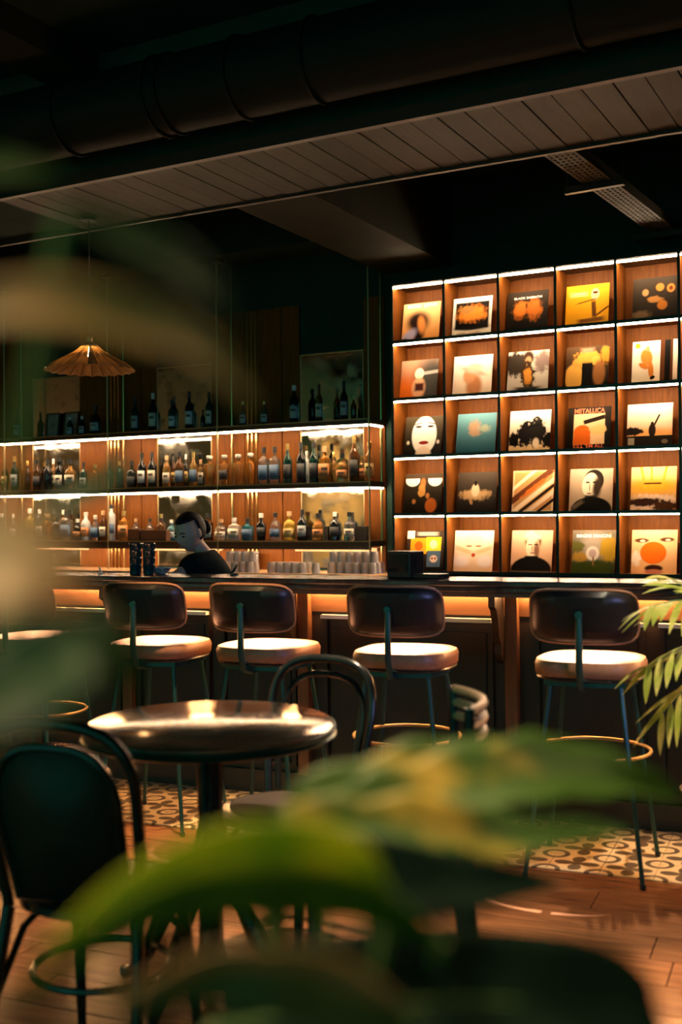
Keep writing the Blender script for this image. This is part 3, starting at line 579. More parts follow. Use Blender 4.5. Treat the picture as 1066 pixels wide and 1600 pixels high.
def make_stool():
    t = empty('bar_stool')
    s = rounded(0.41, 0.41, 0.075, 'seat', LEATHER, t, 3.2); s.location = (0, 0, 0.735)
    MB().tube([(math.copysign(abs(math.cos(a)) ** .7, math.cos(a)) * 0.195, math.copysign(abs(math.sin(a)) ** .7, math.sin(a)) * 0.195, 0.738) for a in [2 * PI * i / 32 for i in range(32)]], 0.007, 6, True).build('piping', LEATHERB, s, True, loc=(0, 0, -0.735))
    MB().lathe([(0.10, 0.70), (0.175, 0.71), (0.175, 0.732), (0.02, 0.734)], 24, sq=0.5).build('seat_frame', BLKMETAL, t)
    # curved backrest, padded
    b = MB(); nu, nv = 20, 8
    W_, z0, z1, R_ = 0.40, 0.875, 1.075, 0.34
    def pt(i, j, side):
        a = (i / nu - 0.5) * 2; h = (j / nv - 0.5) * 2
        k = (abs(a) ** 5 + abs(h) ** 5) ** 0.2; k = max(k, 1e-6); mx_ = max(abs(a), abs(h)); q = mx_ / k if k else 1
        a2, h2 = a * q, h * q
        ang = a2 * 0.62; th = 0.026 * max(0.0, 1 - mx_ ** 6) ** 0.5
        y = -0.21 + (1 - math.cos(ang)) * 0.34 + side * th + (0.02 * (-h2))
        return (math.sin(ang) / math.sin(0.62) * W_ / 2, y, (z0 + z1) / 2 + h2 * (z1 - z0) / 2)
    V = {}
    for s_ in (-1, 1):
        for i in range(nu + 1):
            for j in range(nv + 1):
                edge = i in (0, nu) or j in (0, nv)
                if edge and s_ == 1: V[s_, i, j] = V[-1, i, j]
                else: V[s_, i, j] = b.bm.verts.new(pt(i, j, s_))
        for i in range(nu):
            for j in range(nv): b.bm.faces.new((V[s_, i, j], V[s_, i + 1, j], V[s_, i + 1, j + 1], V[s_, i, j + 1]))
    bk_ = b.build('backrest', LEATHERB, t, True)
    e = [V_ for V_ in ()]
    rim = [pt(i, 0, -1) for i in range(nu + 1)] + [pt(nu, j, -1) for j in range(1, nv + 1)] + [pt(i, nv, -1) for i in range(nu - 1, -1, -1)] + [pt(0, j, -1) for j in range(nv - 1, 0, -1)]
    MB().tube(rim, 0.0055, 6, True).build('piping', LEATHER, bk_, True)
    MB().tube([(0, 0.05, 0.718), (0, -0.15, 0.705), (0, -0.222, 0.72), (0, -0.245, 0.78), (0, -0.246, 0.9), (0, -0.243, 0.985)], 0.0135, 10).build('back_post', BLKMETAL, t, True)
    MB().tube([(0, -0.256, 0.985), (0, -0.225, 0.985)], 0.0135, 12).build('bolt_plate', BLKMETAL, t, True)
    legs = []
    for sx in (-1, 1):
        for sy in (-1, 1):
            MB().tube([(sx * 0.13, sy * 0.13, 0.715), (sx * 0.215, sy * 0.215, 0.006)], [0.0105, 0.0085], 8).build('leg', BLKMETAL, t, True)
            MB().lathe([(0.010, 0), (0.012, 0.012), (0.010, 0.02)], 10, (sx * 0.215, sy * 0.215, 0)).build('foot_cap', BLACKP, t.children[-1])
    q = 0.13 + 0.085 * (0.715 - 0.45) / 0.709
    MB().tube([(math.cos(a) * q * 1.36, math.sin(a) * q * 1.39, 0.45) for a in [2 * PI * (i + .5) / 32 for i in range(32)]], 0.007, 8, True).build('footrest_ring', DBRASS, t, True)
    return t
st0 = make_stool()
STP = [(-1.197, 4.266, 'leather bar stool at the bar, right of the lit pilaster, nearest the palm'),
       (-1.959, 4.216, 'leather bar stool at the bar in front of the black box'),
       (-2.589, 4.152, 'leather bar stool at the bar behind the round table'),
       (-3.107, 4.069, 'leather bar stool at the bar in front of the stacked dark tumblers'),
       (-3.80, 4.03, 'leather bar stool at the far left end of the bar, half hidden by a leaf')]
for i, (x, y, lab) in enumerate(STP):
    o = st0 if i == 0 else copy_tree(st0)
    o.location = (x, y, 0); o.rotation_euler = (0, 0, BA + (0.0, 0.04, -0.03, 0.05, 0.0)[i]); tag(o, lab, 'bar stool', 'bar stools along the counter')

# ================================================================== ROUND TABLE AND CHAIRS
tp = at_z(328, 1130, 0.77)
tb = empty('round_table', (tp.x, tp.y, 0), 0, 'round dark polished table with a metal rim in front of the stools', 'table')
TOPM = noisy('polished_brown_top', (0.88, 0.74, 0.64), (0.60, 0.48, 0.40), 0.09, 6, 0.10, 0.9, r2=0.20, dist=0.006)
MATS['polished_brown_top'].node_tree.nodes['Principled BSDF'].inputs['IOR'].default_value = 1.9
R_ = 0.352
TILT = Matrix.Translation((0, 0, 0.76)) @ Matrix.Rotation(math.radians(1.4), 4, _R0) @ Matrix.Translation((0, 0, -0.76))   # the top sits a little askew on its column
MB().lathe([(0.02, 0.772), (R_ - 0.012, 0.772), (R_ - 0.004, 0.768), (R_ - 0.004, 0.762)], 64).build('tabletop', TOPM, tb, True, M=TILT)
MB().lathe([(R_ - 0.03, 0.735), (R_ - 0.004, 0.738), (R_ + 0.004, 0.744), (R_ - 0.002, 0.750), (R_ + 0.002, 0.756), (R_ + 0.002, 0.764), (R_ - 0.005, 0.766)], 64).build('rim', BLKMETAL, tb, True, M=TILT)
MB().lathe([(0.05, 0.05), (0.05, 0.09), (0.035, 0.16), (0.032, 0.3), (0.055, 0.36), (0.055, 0.4), (0.034, 0.5), (0.04, 0.68), (0.12, 0.72), (0.12, 0.736)], 20).build('column', BLKLAC, tb, True)
for k in range(4):
    a = k * PI / 2; c, s = math.cos(a), math.sin(a)
    MB().tube([(c * r, s * r, z) for r, z in ((0.03, 0.30), (0.09, 0.29), (0.16, 0.20), (0.22, 0.09), (0.28, 0.03), (0.31, 0.02))], [0.022, 0.022, 0.02, 0.018, 0.018, 0.02], 8).build('leg', BLKLAC, tb, True)

def make_chair(panel=True):
    t = empty('bentwood_chair')
    s = MB().lathe([(0.02, 0.455), (0.185, 0.452), (0.205, 0.445), (0.205, 0.425), (0.18, 0.42), (0.02, 0.42)], 32).build('seat', BLKLAC, t, True)
    MB().lathe([(0.02, 0.464), (0.14, 0.463), (0.168, 0.4545), (0.168, 0.4535), (0.02, 0.4535)], 32).build('seat_pad', BACKPAN, s, True)
    def hoop(w_, top, y0, base, r):
        pts = [(-w_ * 0.86, y0, base)]
        n = 20
        zc = top - 0.17
        pts.append((-w_ * 0.95, y0 - 0.02, (base + zc) / 2))
        for i in range(n + 1):
            a = PI - PI * i / n
            c_, s_ = math.cos(a), math.sin(a); c_ = math.copysign(abs(c_) ** .72, c_); s_ = abs(s_) ** .72
            pts.append((w_ * c_, y0 - 0.055 - 0.04 * s_, zc + (top - zc) * s_))
        pts += [(w_ * 0.95, y0 - 0.02, (base + zc) / 2), (w_ * 0.86, y0, base)]
        return pts, r
    p, r = hoop(0.195, 0.88, -0.16, 0.43, 0.0145); MB().tube(p, r, 10).build('back_hoop', BLKLAC, t, True)
    p2, r = hoop(0.155, 0.830, -0.165, 0.455, 0.011); MB().tube(p2, r, 8).build('inner_hoop', BLKLAC, t, True)
    if panel:
        b = MB(); c = b.bm.verts.new((0, -0.21, 0.63)); ring = [b.bm.verts.new(Vector(q) * 1.0) for q in p2]
        for i in range(len(ring)): b.bm.faces.new((c, ring[i], ring[(i + 1) % len(ring)]))
        o = b.build('back_panel', BACKPAN, t, True); md = o.modifiers.new('s', 'SOLIDIFY'); md.thickness = 0.008; md.offset = 0
    for sx in (-1, 1):
        MB().tube([(sx * 0.168, -0.16, 0.43), (sx * 0.185, -0.20, 0.22), (sx * 0.20, -0.25, 0.0)], [0.0165, 0.015, 0.0125], 10).build('rear_leg', BLKLAC, t, True)
        MB().tube([(sx * 0.14, 0.13, 0.425), (sx * 0.155, 0.15, 0.22), (sx * 0.17, 0.185, 0.0)], [0.019, 0.016, 0.012], 10).build('front_leg', BLKLAC, t, True)
        MB().tube([(sx * 0.158, 0.15, 0.20), (sx * 0.155, 0.12, 0.30), (sx * 0.15, 0.0, 0.40), (sx * 0.165, -0.1, 0.36), (sx * 0.183, -0.195, 0.22)], 0.009, 8).build('arch_brace', BLKLAC, t, True)
    MB().tube([(math.cos(a) * 0.165, -0.02 + math.sin(a) * 0.165, 0.255) for a in [2 * PI * i / 24 for i in range(24)]], 0.009, 8, True).build('stretcher_ring', BLKLAC, t, True)
    return t
def face(o, x, y, ang): o.location = (x, y, 0); o.rotation_euler = (0, 0, ang)
ch1 = make_chair(); q = at_d(95, 1118, 2.62)
face(ch1, q.x - 0.005, q.y + 0.16, math.radians(12)); tag(ch1, 'dark bentwood chair with a hoop back, drawn up left of the round table', 'chair', 'bentwood chairs round the table')
ch2 = make_chair(False); q = at_d(500, 1040, 3.68)
face(ch2, q.x - 0.01, q.y - 0.22, math.radians(177)); tag(ch2, 'dark bentwood chair with a hoop back on the bar side of the round table', 'chair', 'bentwood chairs round the table')
sp_ = at_d(728, 1092, 2.9); spot((sp_.x + 0.2, sp_.y + 0.5, 3.6), (sp_.x, sp_.y, 0.85), 260, (1.0, 0.75, 0.5), 9, 0.5)
# slatted chair, mostly behind the leaves
q = at_d(728, 1092, 2.9)
lc = empty('slat_back_chair', (q.x - 0.19, q.y - 0.09, 0), math.radians(118), 'dark chair with three curved back slats catching the light, behind the big leaf', 'chair')
MB().box(-0.20, 0.20, -0.20, 0.20, 0.43, 0.46, bev=0.012).build('seat', BLKLAC, lc)
SLATW = mat('lit_slat_wood', (0.52, 0.34, 0.20), 0.35)  # tan stands in for light falling on the dark chair's slats
for k, z in enumerate((0.868, 0.832, 0.796)):
    b = MB()
    pts = [((i / 12 - 0.5) * 0.38, -0.20 - 0.055 * (1 - ((i / 12 - 0.5) * 2) ** 2), z) for i in range(13)]
    b.tube(pts, 0.012, 8); b.build('slat', SLATW, lc, True)
for sx in (-1, 1):
    MB().tube([(sx * 0.18, -0.24, 0), (sx * 0.185, -0.19, 0.43), (sx * 0.19, -0.20, 0.875)], [0.014, 0.017, 0.013], 8).build('rear_leg', BLKLAC, lc, True)
    MB().tube([(sx * 0.18, 0.18, 0.435), (sx * 0.185, 0.19, 0)], [0.017, 0.013], 8).build('front_leg', BLKLAC, lc, True)

# ================================================================== BOTTLES
GL = {}
def glass(name, col, tr, rough=0.06):
    if name not in GL: GL[name] = mat('glass_' + name, col, rough, 0, 0.6, tr, 1.45)
    return GL[name]
glass('dark green', (0.012, 0.05, 0.035), 0.25); glass('black', (0.012, 0.012, 0.012), 0.1); glass('brown', (0.16, 0.06, 0.015), 0.55)
glass('amber', (0.85, 0.42, 0.10), 0.75); glass('orange', (0.90, 0.36, 0.05), 0.7); glass('yellow', (0.95, 0.62, 0.08), 0.6)
glass('clear', (0.92, 0.88, 0.80), 0.9); glass('frosted white', (0.80, 0.82, 0.80), 0.35, 0.4); glass('pale pink', (0.90, 0.70, 0.58), 0.45, 0.3); glass('teal', (0.05, 0.20, 0.24), 0.4)
CAPS = {'black': mat('cap_black', (0.02, 0.02, 0.02), 0.4), 'gold': mat('cap_gold', (0.7, 0.45, 0.14), 0.3, 0.9), 'white': mat('cap_white', (0.75, 0.70, 0.60), 0.4), 'cork': mat('cap_cork', (0.50, 0.30, 0.15), 0.7), 'glass': glass('clear', None, 0) if 'clear' in GL else None}
LABS = {'cream': mat('label_cream', (0.68, 0.60, 0.46), 0.6), 'white': mat('label_white', (0.75, 0.73, 0.68), 0.6), 'grey': mat('label_grey', (0.40, 0.45, 0.45), 0.6), 'blue': mat('label_blue', (0.09, 0.16, 0.26), 0.6),
        'dark': mat('label_dark', (0.05, 0.05, 0.05), 0.6), 'orange': mat('label_orange', (0.62, 0.24, 0.08), 0.6), 'gold': mat('label_gold', (0.6, 0.42, 0.14), 0.5), None: None}
INK = mat('label_print', (0.10, 0.07, 0.05), 0.6)
# profiles: (radius / half width, z / height); body top, neck radius, squareness
PR = {'tall': [(0.9, 0), (1, .02), (1, .56), (.92, .62), (.55, .70), (.36, .75), (.33, .95), (.38, .955), (.38, .985)],
      'round-shouldered': [(0.9, 0), (1, .02), (1, .52), (.96, .60), (.78, .68), (.46, .74), (.36, .79), (.36, .93), (.42, .935), (.42, .96)],
      'squat': [(0.85, 0), (.98, .03), (1, .30), (.98, .52), (.84, .62), (.55, .68), (.30, .72), (.28, .90), (.34, .905), (.34, .93)],
      'square': [(0.92, 0), (1, .02), (1, .60), (.95, .66), (.42, .72), (.34, .75), (.34, .88), (.40, .885), (.40, .91)],
      'flask': [(0.72, 0), (.80, .02), (.95, .34), (1, .52), (.9, .60), (.46, .68), (.30, .73), (.30, .90), (.36, .905), (.36, .93)],
      'decanter': [(0.66, 0), (.72, .02), (.90, .45), (1, .66), (.98, .70), (.5, .725), (.30, .75), (.30, .83), (.42, .84), (.42, .855)],
      'slim': [(0.9, 0), (1, .02), (1, .64), (.8, .73), (.48, .78), (.42, .82), (.42, .95), (.44, .955), (.44, .985)]}
SQ = {'square': 0.85, 'decanter': 0.55, 'flask': 0.35}
DEP = {'flask': 0.62, 'square': 0.8}
CAPH = {'tall': (.84, 1.0, .40), 'round-shouldered': (.86, 1.0, .46), 'squat': (.84, 1.0, .40), 'square': (.84, 1.0, .46), 'flask': (.84, 1.0, .42), 'decanter': (.85, 1.0, .62), 'slim': (.88, 1.0, .50)}
LABZ = {'tall': (.14, .48), 'round-shouldered': (.14, .46), 'squat': (.14, .42), 'square': (.12, .52), 'flask': (.18, .48), 'decanter': (.2, .5), 'slim': (.2, .46)}
def bottle(x, y, z, h, wd, kind, col, cap, lab):
    r = wd / 2
    prof = [(a * r, b * h) for a, b in PR[kind]]
    n = 20; sq = SQ.get(kind, 0); sy = DEP.get(kind, 1.0)
    o = MB().lathe(prof, n, sq=sq, sy=sy).build('bottle', GL[col], None, True)
    o.location = (x, y, z)
    z0, z1, cr = CAPH[kind]
    if cap == 'glass' or kind == 'decanter':
        MB().lathe([(r * .3, h * .858), (r * .5, h * .88), (r * .62, h * .93), (r * .6, h * .985), (r * .4, h)], 16).build('stopper', GL['clear'] if cap == 'glass' else CAPS[cap], o, True)
    else:
        MB().lathe([(r * cr, h * z0), (r * cr, h * (z1 - .01)), (r * cr * .8, h * z1)], 14).build('cap', CAPS[cap], o, True)
    if lab:
        l0, l1 = LABZ[kind]; b = MB(); m_ = 14
        def P(u, v):
            a = -PI / 2 + TH * 0.5 + (u - 0.5) * 2.1
            ca, sa = math.cos(a), math.sin(a); k = (1 - sq) + sq / max(abs(ca), abs(sa))
            zz = l0 + (l1 - l0) * v
            rr = r
            for (ra, za), (rb, zb) in zip(PR[kind], PR[kind][1:]):
                if za <= zz <= zb: rr = r * (ra + (rb - ra) * (zz - za) / max(zb - za, 1e-6))
            rr += 0.0011
            return (rr * k * ca, rr * k * sa * sy, zz * h)
        b.grid(P, m_, 2)
        lo = b.build('paper_label', LABS[lab], o, True)
        md = lo.modifiers.new('s', 'SOLIDIFY'); md.thickness = 0.0006
        if lab in ('cream', 'white', 'grey', 'gold', 'orange') and wd > 0.05:
            b = MB()
            def P2(u, v):
                p = P(0.25 + 0.5 * u, 0.55 + 0.2 * v); d = Vector((p[0], p[1], 0)); d.normalize(); return Vector(p) + d * 0.0012
            b.grid(P2, 6, 1); b.build('label_print', INK, lo)
    return o
def row(zname, ztop, items, depthY):
    items = sorted(items, key=lambda t: t[0])
    for i, (px, ytop, wpx, kind, col, cap, lab, dy) in enumerate(items):
        Y = depthY + dy
        p = at_y(px, 780, Y); d = depth(p); pt_ = at_y(px, ytop, Y)
        h = pt_.z - ztop; wd = wpx * d / FPX
        o = bottle(p.x, Y, ztop, h, wd, kind, col, cap, lab)
        desc = '%s %s bottle' % (col, kind)
        if lab: desc += ' with %s label' % lab
        tag(o, '%s, %s from the left on the %s back-bar shelf' % (desc, ordinal(i + 1), zname), 'bottle', 'bottles on the %s back-bar shelf' % zname)
T, RS_, SQT, SQR, FL, DC, SL = 'tall', 'round-shouldered', 'squat', 'square', 'flask', 'decanter', 'slim'
top_items = [(28, 640, 11, T, 'dark green', 'black', 'grey', 0), (110, 652, 11, RS_, 'dark green', 'white', 'grey', 0), (129, 650, 10, T, 'black', 'white', 'grey', .02), (150, 634, 17, SQT, 'black', 'black', 'grey', 0),
 (212, 622, 13, T, 'dark green', 'black', 'grey', 0), (240, 614, 14, T, 'black', 'white', 'cream', 0), (270, 625, 13, RS_, 'dark green', 'black', 'white', 0), (297, 612, 14, T, 'black', 'black', 'white', 0), (318, 640, 8, SQT, 'black', 'black', None, .06), (328, 612, 12, T, 'dark green', 'black', 'cream', 0),
 (381, 627, 11, RS_, 'dark green', 'gold', 'grey', 0), (414, 627, 12, RS_, 'dark green', 'gold', 'grey', 0), (461, 602, 15, RS_, 'black', 'white', 'grey', 0), (500, 600, 12, T, 'brown', 'black', 'cream', 0), (539, 595, 13, T, 'black', 'black', 'grey', 0), (554, 618, 10, T, 'brown', 'gold', None, .07)]
mid_items = [(8, 718, 11, T, 'brown', 'black', 'gold', 0), (23, 713, 12, T, 'black', 'gold', 'grey', 0), (43, 720, 10, T, 'brown', 'gold', None, .04), (58, 718, 13, RS_, 'brown', 'black', 'dark', 0), (75, 718, 14, RS_, 'black', 'black', None, 0), (84, 717, 10, T, 'amber', 'white', 'cream', .09),
 (93, 715, 13, RS_, 'black', 'black', 'cream', 0), (110, 717, 19, FL, 'amber', 'black', 'cream', 0), (131, 722, 12, SQT, 'dark green', 'black', 'grey', 0), (149, 726, 13, SQR, 'amber', 'gold', None, 0), (171, 722, 12, SQT, 'dark green', 'black', None, 0), (187, 721, 11, T, 'dark green', 'gold', None, .03),
 (206, 720, 17, SQT, 'black', 'black', 'dark', 0), (222, 707, 14, T, 'black', 'black', 'white', 0), (238, 706, 14, T, 'black', 'black', 'cream', 0), (261, 712, 13, RS_, 'amber', 'cork', 'cream', 0), (272, 713, 9, T, 'brown', 'black', 'gold', .10), (281, 706, 15, RS_, 'brown', 'black', 'blue', 0), (291, 710, 9, T, 'black', 'white', 'gold', .10),
 (303, 706, 13, T, 'amber', 'gold', 'blue', 0), (314, 718, 10, SQR, 'amber', 'cork', 'cream', .05), (328, 712, 17, DC, 'amber', 'white', None, 0), (351, 711, 16, DC, 'amber', 'white', 'dark', 0), (373, 710, 16, DC, 'amber', 'white', None, 0), (392, 708, 16, DC, 'orange', 'white', None, 0),
 (413, 699, 15, SQR, 'clear', 'black', 'blue', 0), (430, 698, 15, SQR, 'clear', 'black', 'blue', 0), (450, 693, 14, T, 'dark green', 'gold', 'dark', 0), (471, 691, 15, T, 'black', 'black', 'dark', 0), (480, 705, 9, SL, 'frosted white', 'white', None, .12), (491, 690, 15, T, 'dark green', 'black', 'dark', 0),
 (508, 697, 17, SQR, 'orange', 'cork', 'orange', 0), (522, 706, 10, T, 'amber', 'gold', None, .09), (535, 708, 19, SQT, 'amber', 'black', 'orange', 0), (554, 681, 16, T, 'brown', 'gold', 'dark', 0), (566, 712, 11, SQR, 'amber', 'gold', 'orange', .10), (578, 690, 16, RS_, 'amber', 'gold', 'gold', 0)]
low_items = [(3, 803, 11, RS_, 'clear', 'white', None, 0), (20, 803, 11, SQT, 'clear', 'white', 'white', 0), (47, 795, 15, SQR, 'yellow', 'white', None, 0), (62, 796, 12, RS_, 'clear', 'white', 'cream', 0), (74, 803, 14, DC, 'orange', 'cork', None, 0), (89, 802, 17, SQT, 'black', 'black', None, 0), (99, 796, 10, SQR, 'amber', 'white', None, .1),
 (104, 797, 17, SQR, 'clear', 'black', 'blue', -.03), (121, 811, 15, SQT, 'black', 'white', 'orange', 0), (134, 800, 15, RS_, 'frosted white', 'white', 'orange', 0), (149, 805, 13, SQR, 'clear', 'white', 'blue', 0), (161, 798, 12, RS_, 'brown', 'cork', 'cream', 0), (174, 788, 12, SL, 'frosted white', 'dark' if 0 else 'black', 'blue', 0), (194, 799, 16, SQR, 'orange', 'gold', 'orange', 0),
 (212, 810, 12, SQT, 'clear', 'cork', None, .08), (234, 810, 13, SQT, 'clear', 'black', None, .08), (252, 803, 15, SQT, 'brown', 'gold', None, .03), (268, 812, 15, SQT, 'teal', 'white', 'grey', 0), (325, 802, 14, SQR, 'brown', 'black', 'white', 0), (345, 811, 20, SQT, 'clear', 'cork', 'cream', 0), (366, 809, 17, SQR, 'pale pink', 'white', 'cream', 0), (387, 810, 17, SQR, 'teal', 'black', 'blue', 0),
 (408, 802, 17, FL, 'black', 'white', 'dark', 0), (430, 801, 18, SQT, 'clear', 'black', 'blue', 0), (452, 799, 20, SQT, 'yellow', 'cork', 'gold', 0), (472, 796, 16, T, 'black', 'black', 'grey', 0), (497, 802, 19, SQT, 'orange', 'black', 'orange', 0), (523, 800, 17, T, 'black', 'white', 'dark', 0), (546, 800, 18, SQT, 'clear', 'black', 'cream', 0)]
row('top', SH['top'][1], top_items, 7.885); row('middle', SH['middle'][1], mid_items, 7.885); row('lower', SH['lower'][1], low_items, 7.885)
# boxes on the lower shelf
GIFT = mat('brown_card', (0.16, 0.07, 0.035), 0.6); GIFTD = mat('dark_card', (0.03, 0.024, 0.018), 0.6)
for a, b, yt, lab, mm in ((203, 221, 826, 'small brown gift box on the lower shelf beside the wide brown box', GIFT), (223, 263, 828, 'wide brown gift box on the lower shelf left of the bartender', GIFT), (480, 510, 826, 'low black box behind the orange bottle on the lower shelf', GIFTD), (556, 576, 827, 'low black box at the right end of the lower shelf', GIFTD)):
    Y = 7.80 if mm is GIFT else 7.98
    p, q_ = at_y(a, 840, Y), at_y(b, 840, Y); zt = at_y(a, yt, Y).z
    if mm is GIFTD: zt = 1.30
    o = MB().box(p.x, q_.x, Y - 0.03, Y + 0.03, 1.1852, zt - 0.02, bev=0.002).build('gift_box', mm); tag(o, lab, 'box', 'boxes on the lower shelf')
    MB().box(p.x - 0.002, q_.x + 0.002, Y - 0.032, Y + 0.032, zt - 0.022, zt, bev=0.002).build('lid', mm, o)
# framed pictures on the top shelf
PIC = noisy('faded_print', (0.30, 0.30, 0.26), (0.14, 0.15, 0.13), 0.6, 12, 0.0)
for a, b, lab in ((72, 92, 'small dark framed picture under the pendant lamp, the left one of two'), (99, 122, 'small dark framed picture under the pendant lamp, the right one of two')):
    p, q_ = at_y(a, 650, 7.99), at_y(b, 650, 7.99)
    o = empty('framed_picture', ((p.x + q_.x) / 2, 7.985, 2.1405), 0, lab, 'picture', 'framed pictures on the top shelf'); hw = (q_.x - p.x) / 2; hh = 0.24
    f = MB()
    for x0, x1, z0, z1 in ((-hw, -hw + .012, 0, hh), (hw - .012, hw, 0, hh), (-hw, hw, 0, .012), (-hw, hw, hh - .012, hh)): f.box(x0, x1, -.01, .006, z0, z1)
    f.build('frame', FRAMEM, o); MB().box(-hw + .01, hw - .01, 0, .004, .01, hh - .01).build('print', PIC, o)
    o.rotation_euler = (math.radians(-6), 0, 0)

# ================================================================== GLASSES ON THE BACK COUNTER
GLS = mat('tumbler_glass', (0.97, 0.96, 0.93), 0.07, 0, 0.6, 0.66, 1.42)
tum = MB().lathe([(0.029, 0), (0.033, 0.0), (0.031, 0.03), (0.028, 0.078), (0.026, 0.082), (0.012, 0.083)], 16).mesh('tumbler', GLS, True)
fac = MB()
for k in range(8):
    a = 2 * PI * k / 8; fac.tube([(math.cos(a) * .0325, math.sin(a) * .0325, .006), (math.cos(a) * .0285, math.sin(a) * .0285, .074)], .0016, 4)
fac_me = fac.mesh('cut_facets', GLS)
cnt = {}
def tumbler(x, y, z, lab, grp):
    o = link('tumbler', tum, None, (x, y, z)); tag(o, lab, 'glass', grp)
    link('cut_facets', fac_me, o)
for (pa, n, lv, where, Yf) in ((356, 4, 2, 'beside the bartender', 7.55), (424, 5, 1, 'below the yellow bottle', 7.55), (518, 6, 2, 'at the right end', 7.62)):
    for k in range(n):
        for L_ in range(lv):
            for rr in range(2 if L_ == 0 else 1):
                x = at_y(pa, 890, Yf).x + 0.072 * k
                tumbler(x, Yf + 0.075 * rr + 0.03 * L_, 0.9402 + 0.0833 * L_, 'upturned tumbler, %s from left in the %s row of glasses %s' % (ordinal(k + 1), 'upper' if L_ else ('front' if rr == 0 else 'rear'), where), 'upturned tumblers on the back counter')
for i, px in enumerate((494, 596)):
    Y_ = (7.47, 7.80)[i]
    x = at_y(px, 890, Y_).x
    tumbler(x, Y_, 0.9402, 'single clear tumbler ' + ('just left of the tall stack of glasses' if i == 0 else 'just right of the tall stack of glasses'), 'upturned tumblers on the back counter')
for i, px in enumerate((362, 381, 397)):
    p = at_y(px, 870, 7.93)
    o = MB().lathe([(0.03, 0), (0.036, 0.01), (0.04, 0.13), (0.038, 0.135), (0.034, 0.13), (0.03, 0.012), (0.005, 0.01)], 18).build('glass_jar', GLS, None, True, loc=(p.x, 7.93, 0.9402))
    tag(o, 'tall clear glass jar under the lower shelf, %s of three from the left' % ('first', 'second', 'third')[i], 'jar', 'glass jars under the lower shelf')
    MB().lathe([(0.033, 0.136), (0.043, 0.14), (0.043, 0.150), (0.01, 0.156)], 18).build('rim', GLS, o, True)

# things on the bar ledge
def stack(px, n, lab):
    nn = Vector((-math.sin(BA), math.cos(BA), 0)); r = ray(px, 900); p = EYEV + r * ((bar(0, 0.17) - EYEV).dot(nn) / r.dot(nn))
    for k in range(n):
        o = MB().lathe([(0.022, 0), (0.0285, 0.004), (0.031, 0.045), (0.033, 0.05), (0.031, 0.054), (0.027, 0.050), (0.023, 0.008), (0.004, 0.006)], 18).build('dark_tumbler', mat('smoked_glass', (0.02, 0.06, 0.065), 0.08, 0, 0.8, 0.3), None, True, loc=(p.x, p.y, 1.0702 + 0.0365 * k))
        tag(o, 'dark smoked tumbler, %s from the bottom of %s' % (ordinal(k + 1), lab), 'glass', 'stacked smoked tumblers on the bar ledge')
        b = MB()
        for j in range(9):
            a = 2 * PI * j / 9; b.tube([(math.cos(a) * .0275, math.sin(a) * .0275, .006), (math.cos(a) * .0318, math.sin(a) * .0318, .044)], .002, 4)
        b.build('ribs', MATS['smoked_glass'], o)
stack(212, 4, 'the left stack on the ledge'); stack(233, 4, 'the right stack on the ledge')
def ledge_pt(px, v=0.17, z=1.0702, py=900):
    nn = Vector((-math.sin(BA), math.cos(BA), 0)); r = ray(px, py); p = EYEV + r * ((bar(0, v) - EYEV).dot(nn) / r.dot(nn)); return Vector((p.x, p.y, z))
p = ledge_pt(634, 0.2)
pos = empty('payment_terminal', p, BA - 0.25, 'small black till box with a flat base slab on the bar ledge', 'terminal')
MB().box(-0.065, 0.065, -0.06, 0.06, 0.0, 0.125, bev=0.006).build('housing', BLACKP, pos)
MB().box(-0.055, 0.055, -0.063, -0.06, 0.03, 0.112).build('screen', mat('dark_screen', (0.01, 0.015, 0.018), 0.08), pos)
MB().box(0.066, 0.068, -0.01, 0.0, 0.05, 0.09).build('card_slot', FRAMEM, pos)
MB().box(0.07, 0.21, -0.05, 0.05, 0.0, 0.022, bev=0.004).build('base_slab', BLACKP, pos)
p = ledge_pt(251, 0.24)
o = empty('patterned_bowl', p, 0, 'small white bowl with dark blotches on the ledge beside the tumblers', 'bowl')
MB().lathe([(0.02, 0), (0.035, 0.004), (0.055, 0.03), (0.058, 0.034), (0.052, 0.032), (0.03, 0.01), (0.004, 0.008)], 20).build('bowl_body', noisy('blotched_glaze', (0.75, 0.68, 0.58), (0.05, 0.04, 0.03), 0.3, 45, 0.0), o, True)
MB().tube([(math.cos(a) * .057, math.sin(a) * .057, .034) for a in [2 * PI * i / 20 for i in range(20)]], .0022, 6, True).build('rim', CAPS['white'], o, True)
p = ledge_pt(366, 0.22)
o = empty('tap_lever', p, 0, 'slim black curved tap lever on the ledge right of the bartender', 'tap')
MB().tube([(-0.02, 0, 0.012), (-0.004, 0, 0.02), (0.006, 0, 0.035), (0.018, 0, 0.055)], [0.007, 0.008, 0.006, 0.003], 8).build('lever', BLACKP, o, True)
MB().lathe([(0.022, 0), (0.022, 0.006), (0.01, 0.012)], 14).build('base', BLACKP, o, True)
p = ledge_pt(156, 0.24)
o = empty('bar_peg', p, 0, 'small pale curved peg standing on the bar ledge at the left', 'peg')
MB().tube([(0.008, 0, 0.006), (0.004, 0, 0.016), (-0.004, 0, 0.03), (-0.006, 0, 0.036)], [0.006, 0.0055, 0.005, 0.004], 8).build('peg_body', CAPS['white'], o, True)
MB().lathe([(0.018, 0), (0.018, 0.004), (0.006, 0.007)], 14, (0.008, 0, 0)).build('base', CAPS['white'], o, True)

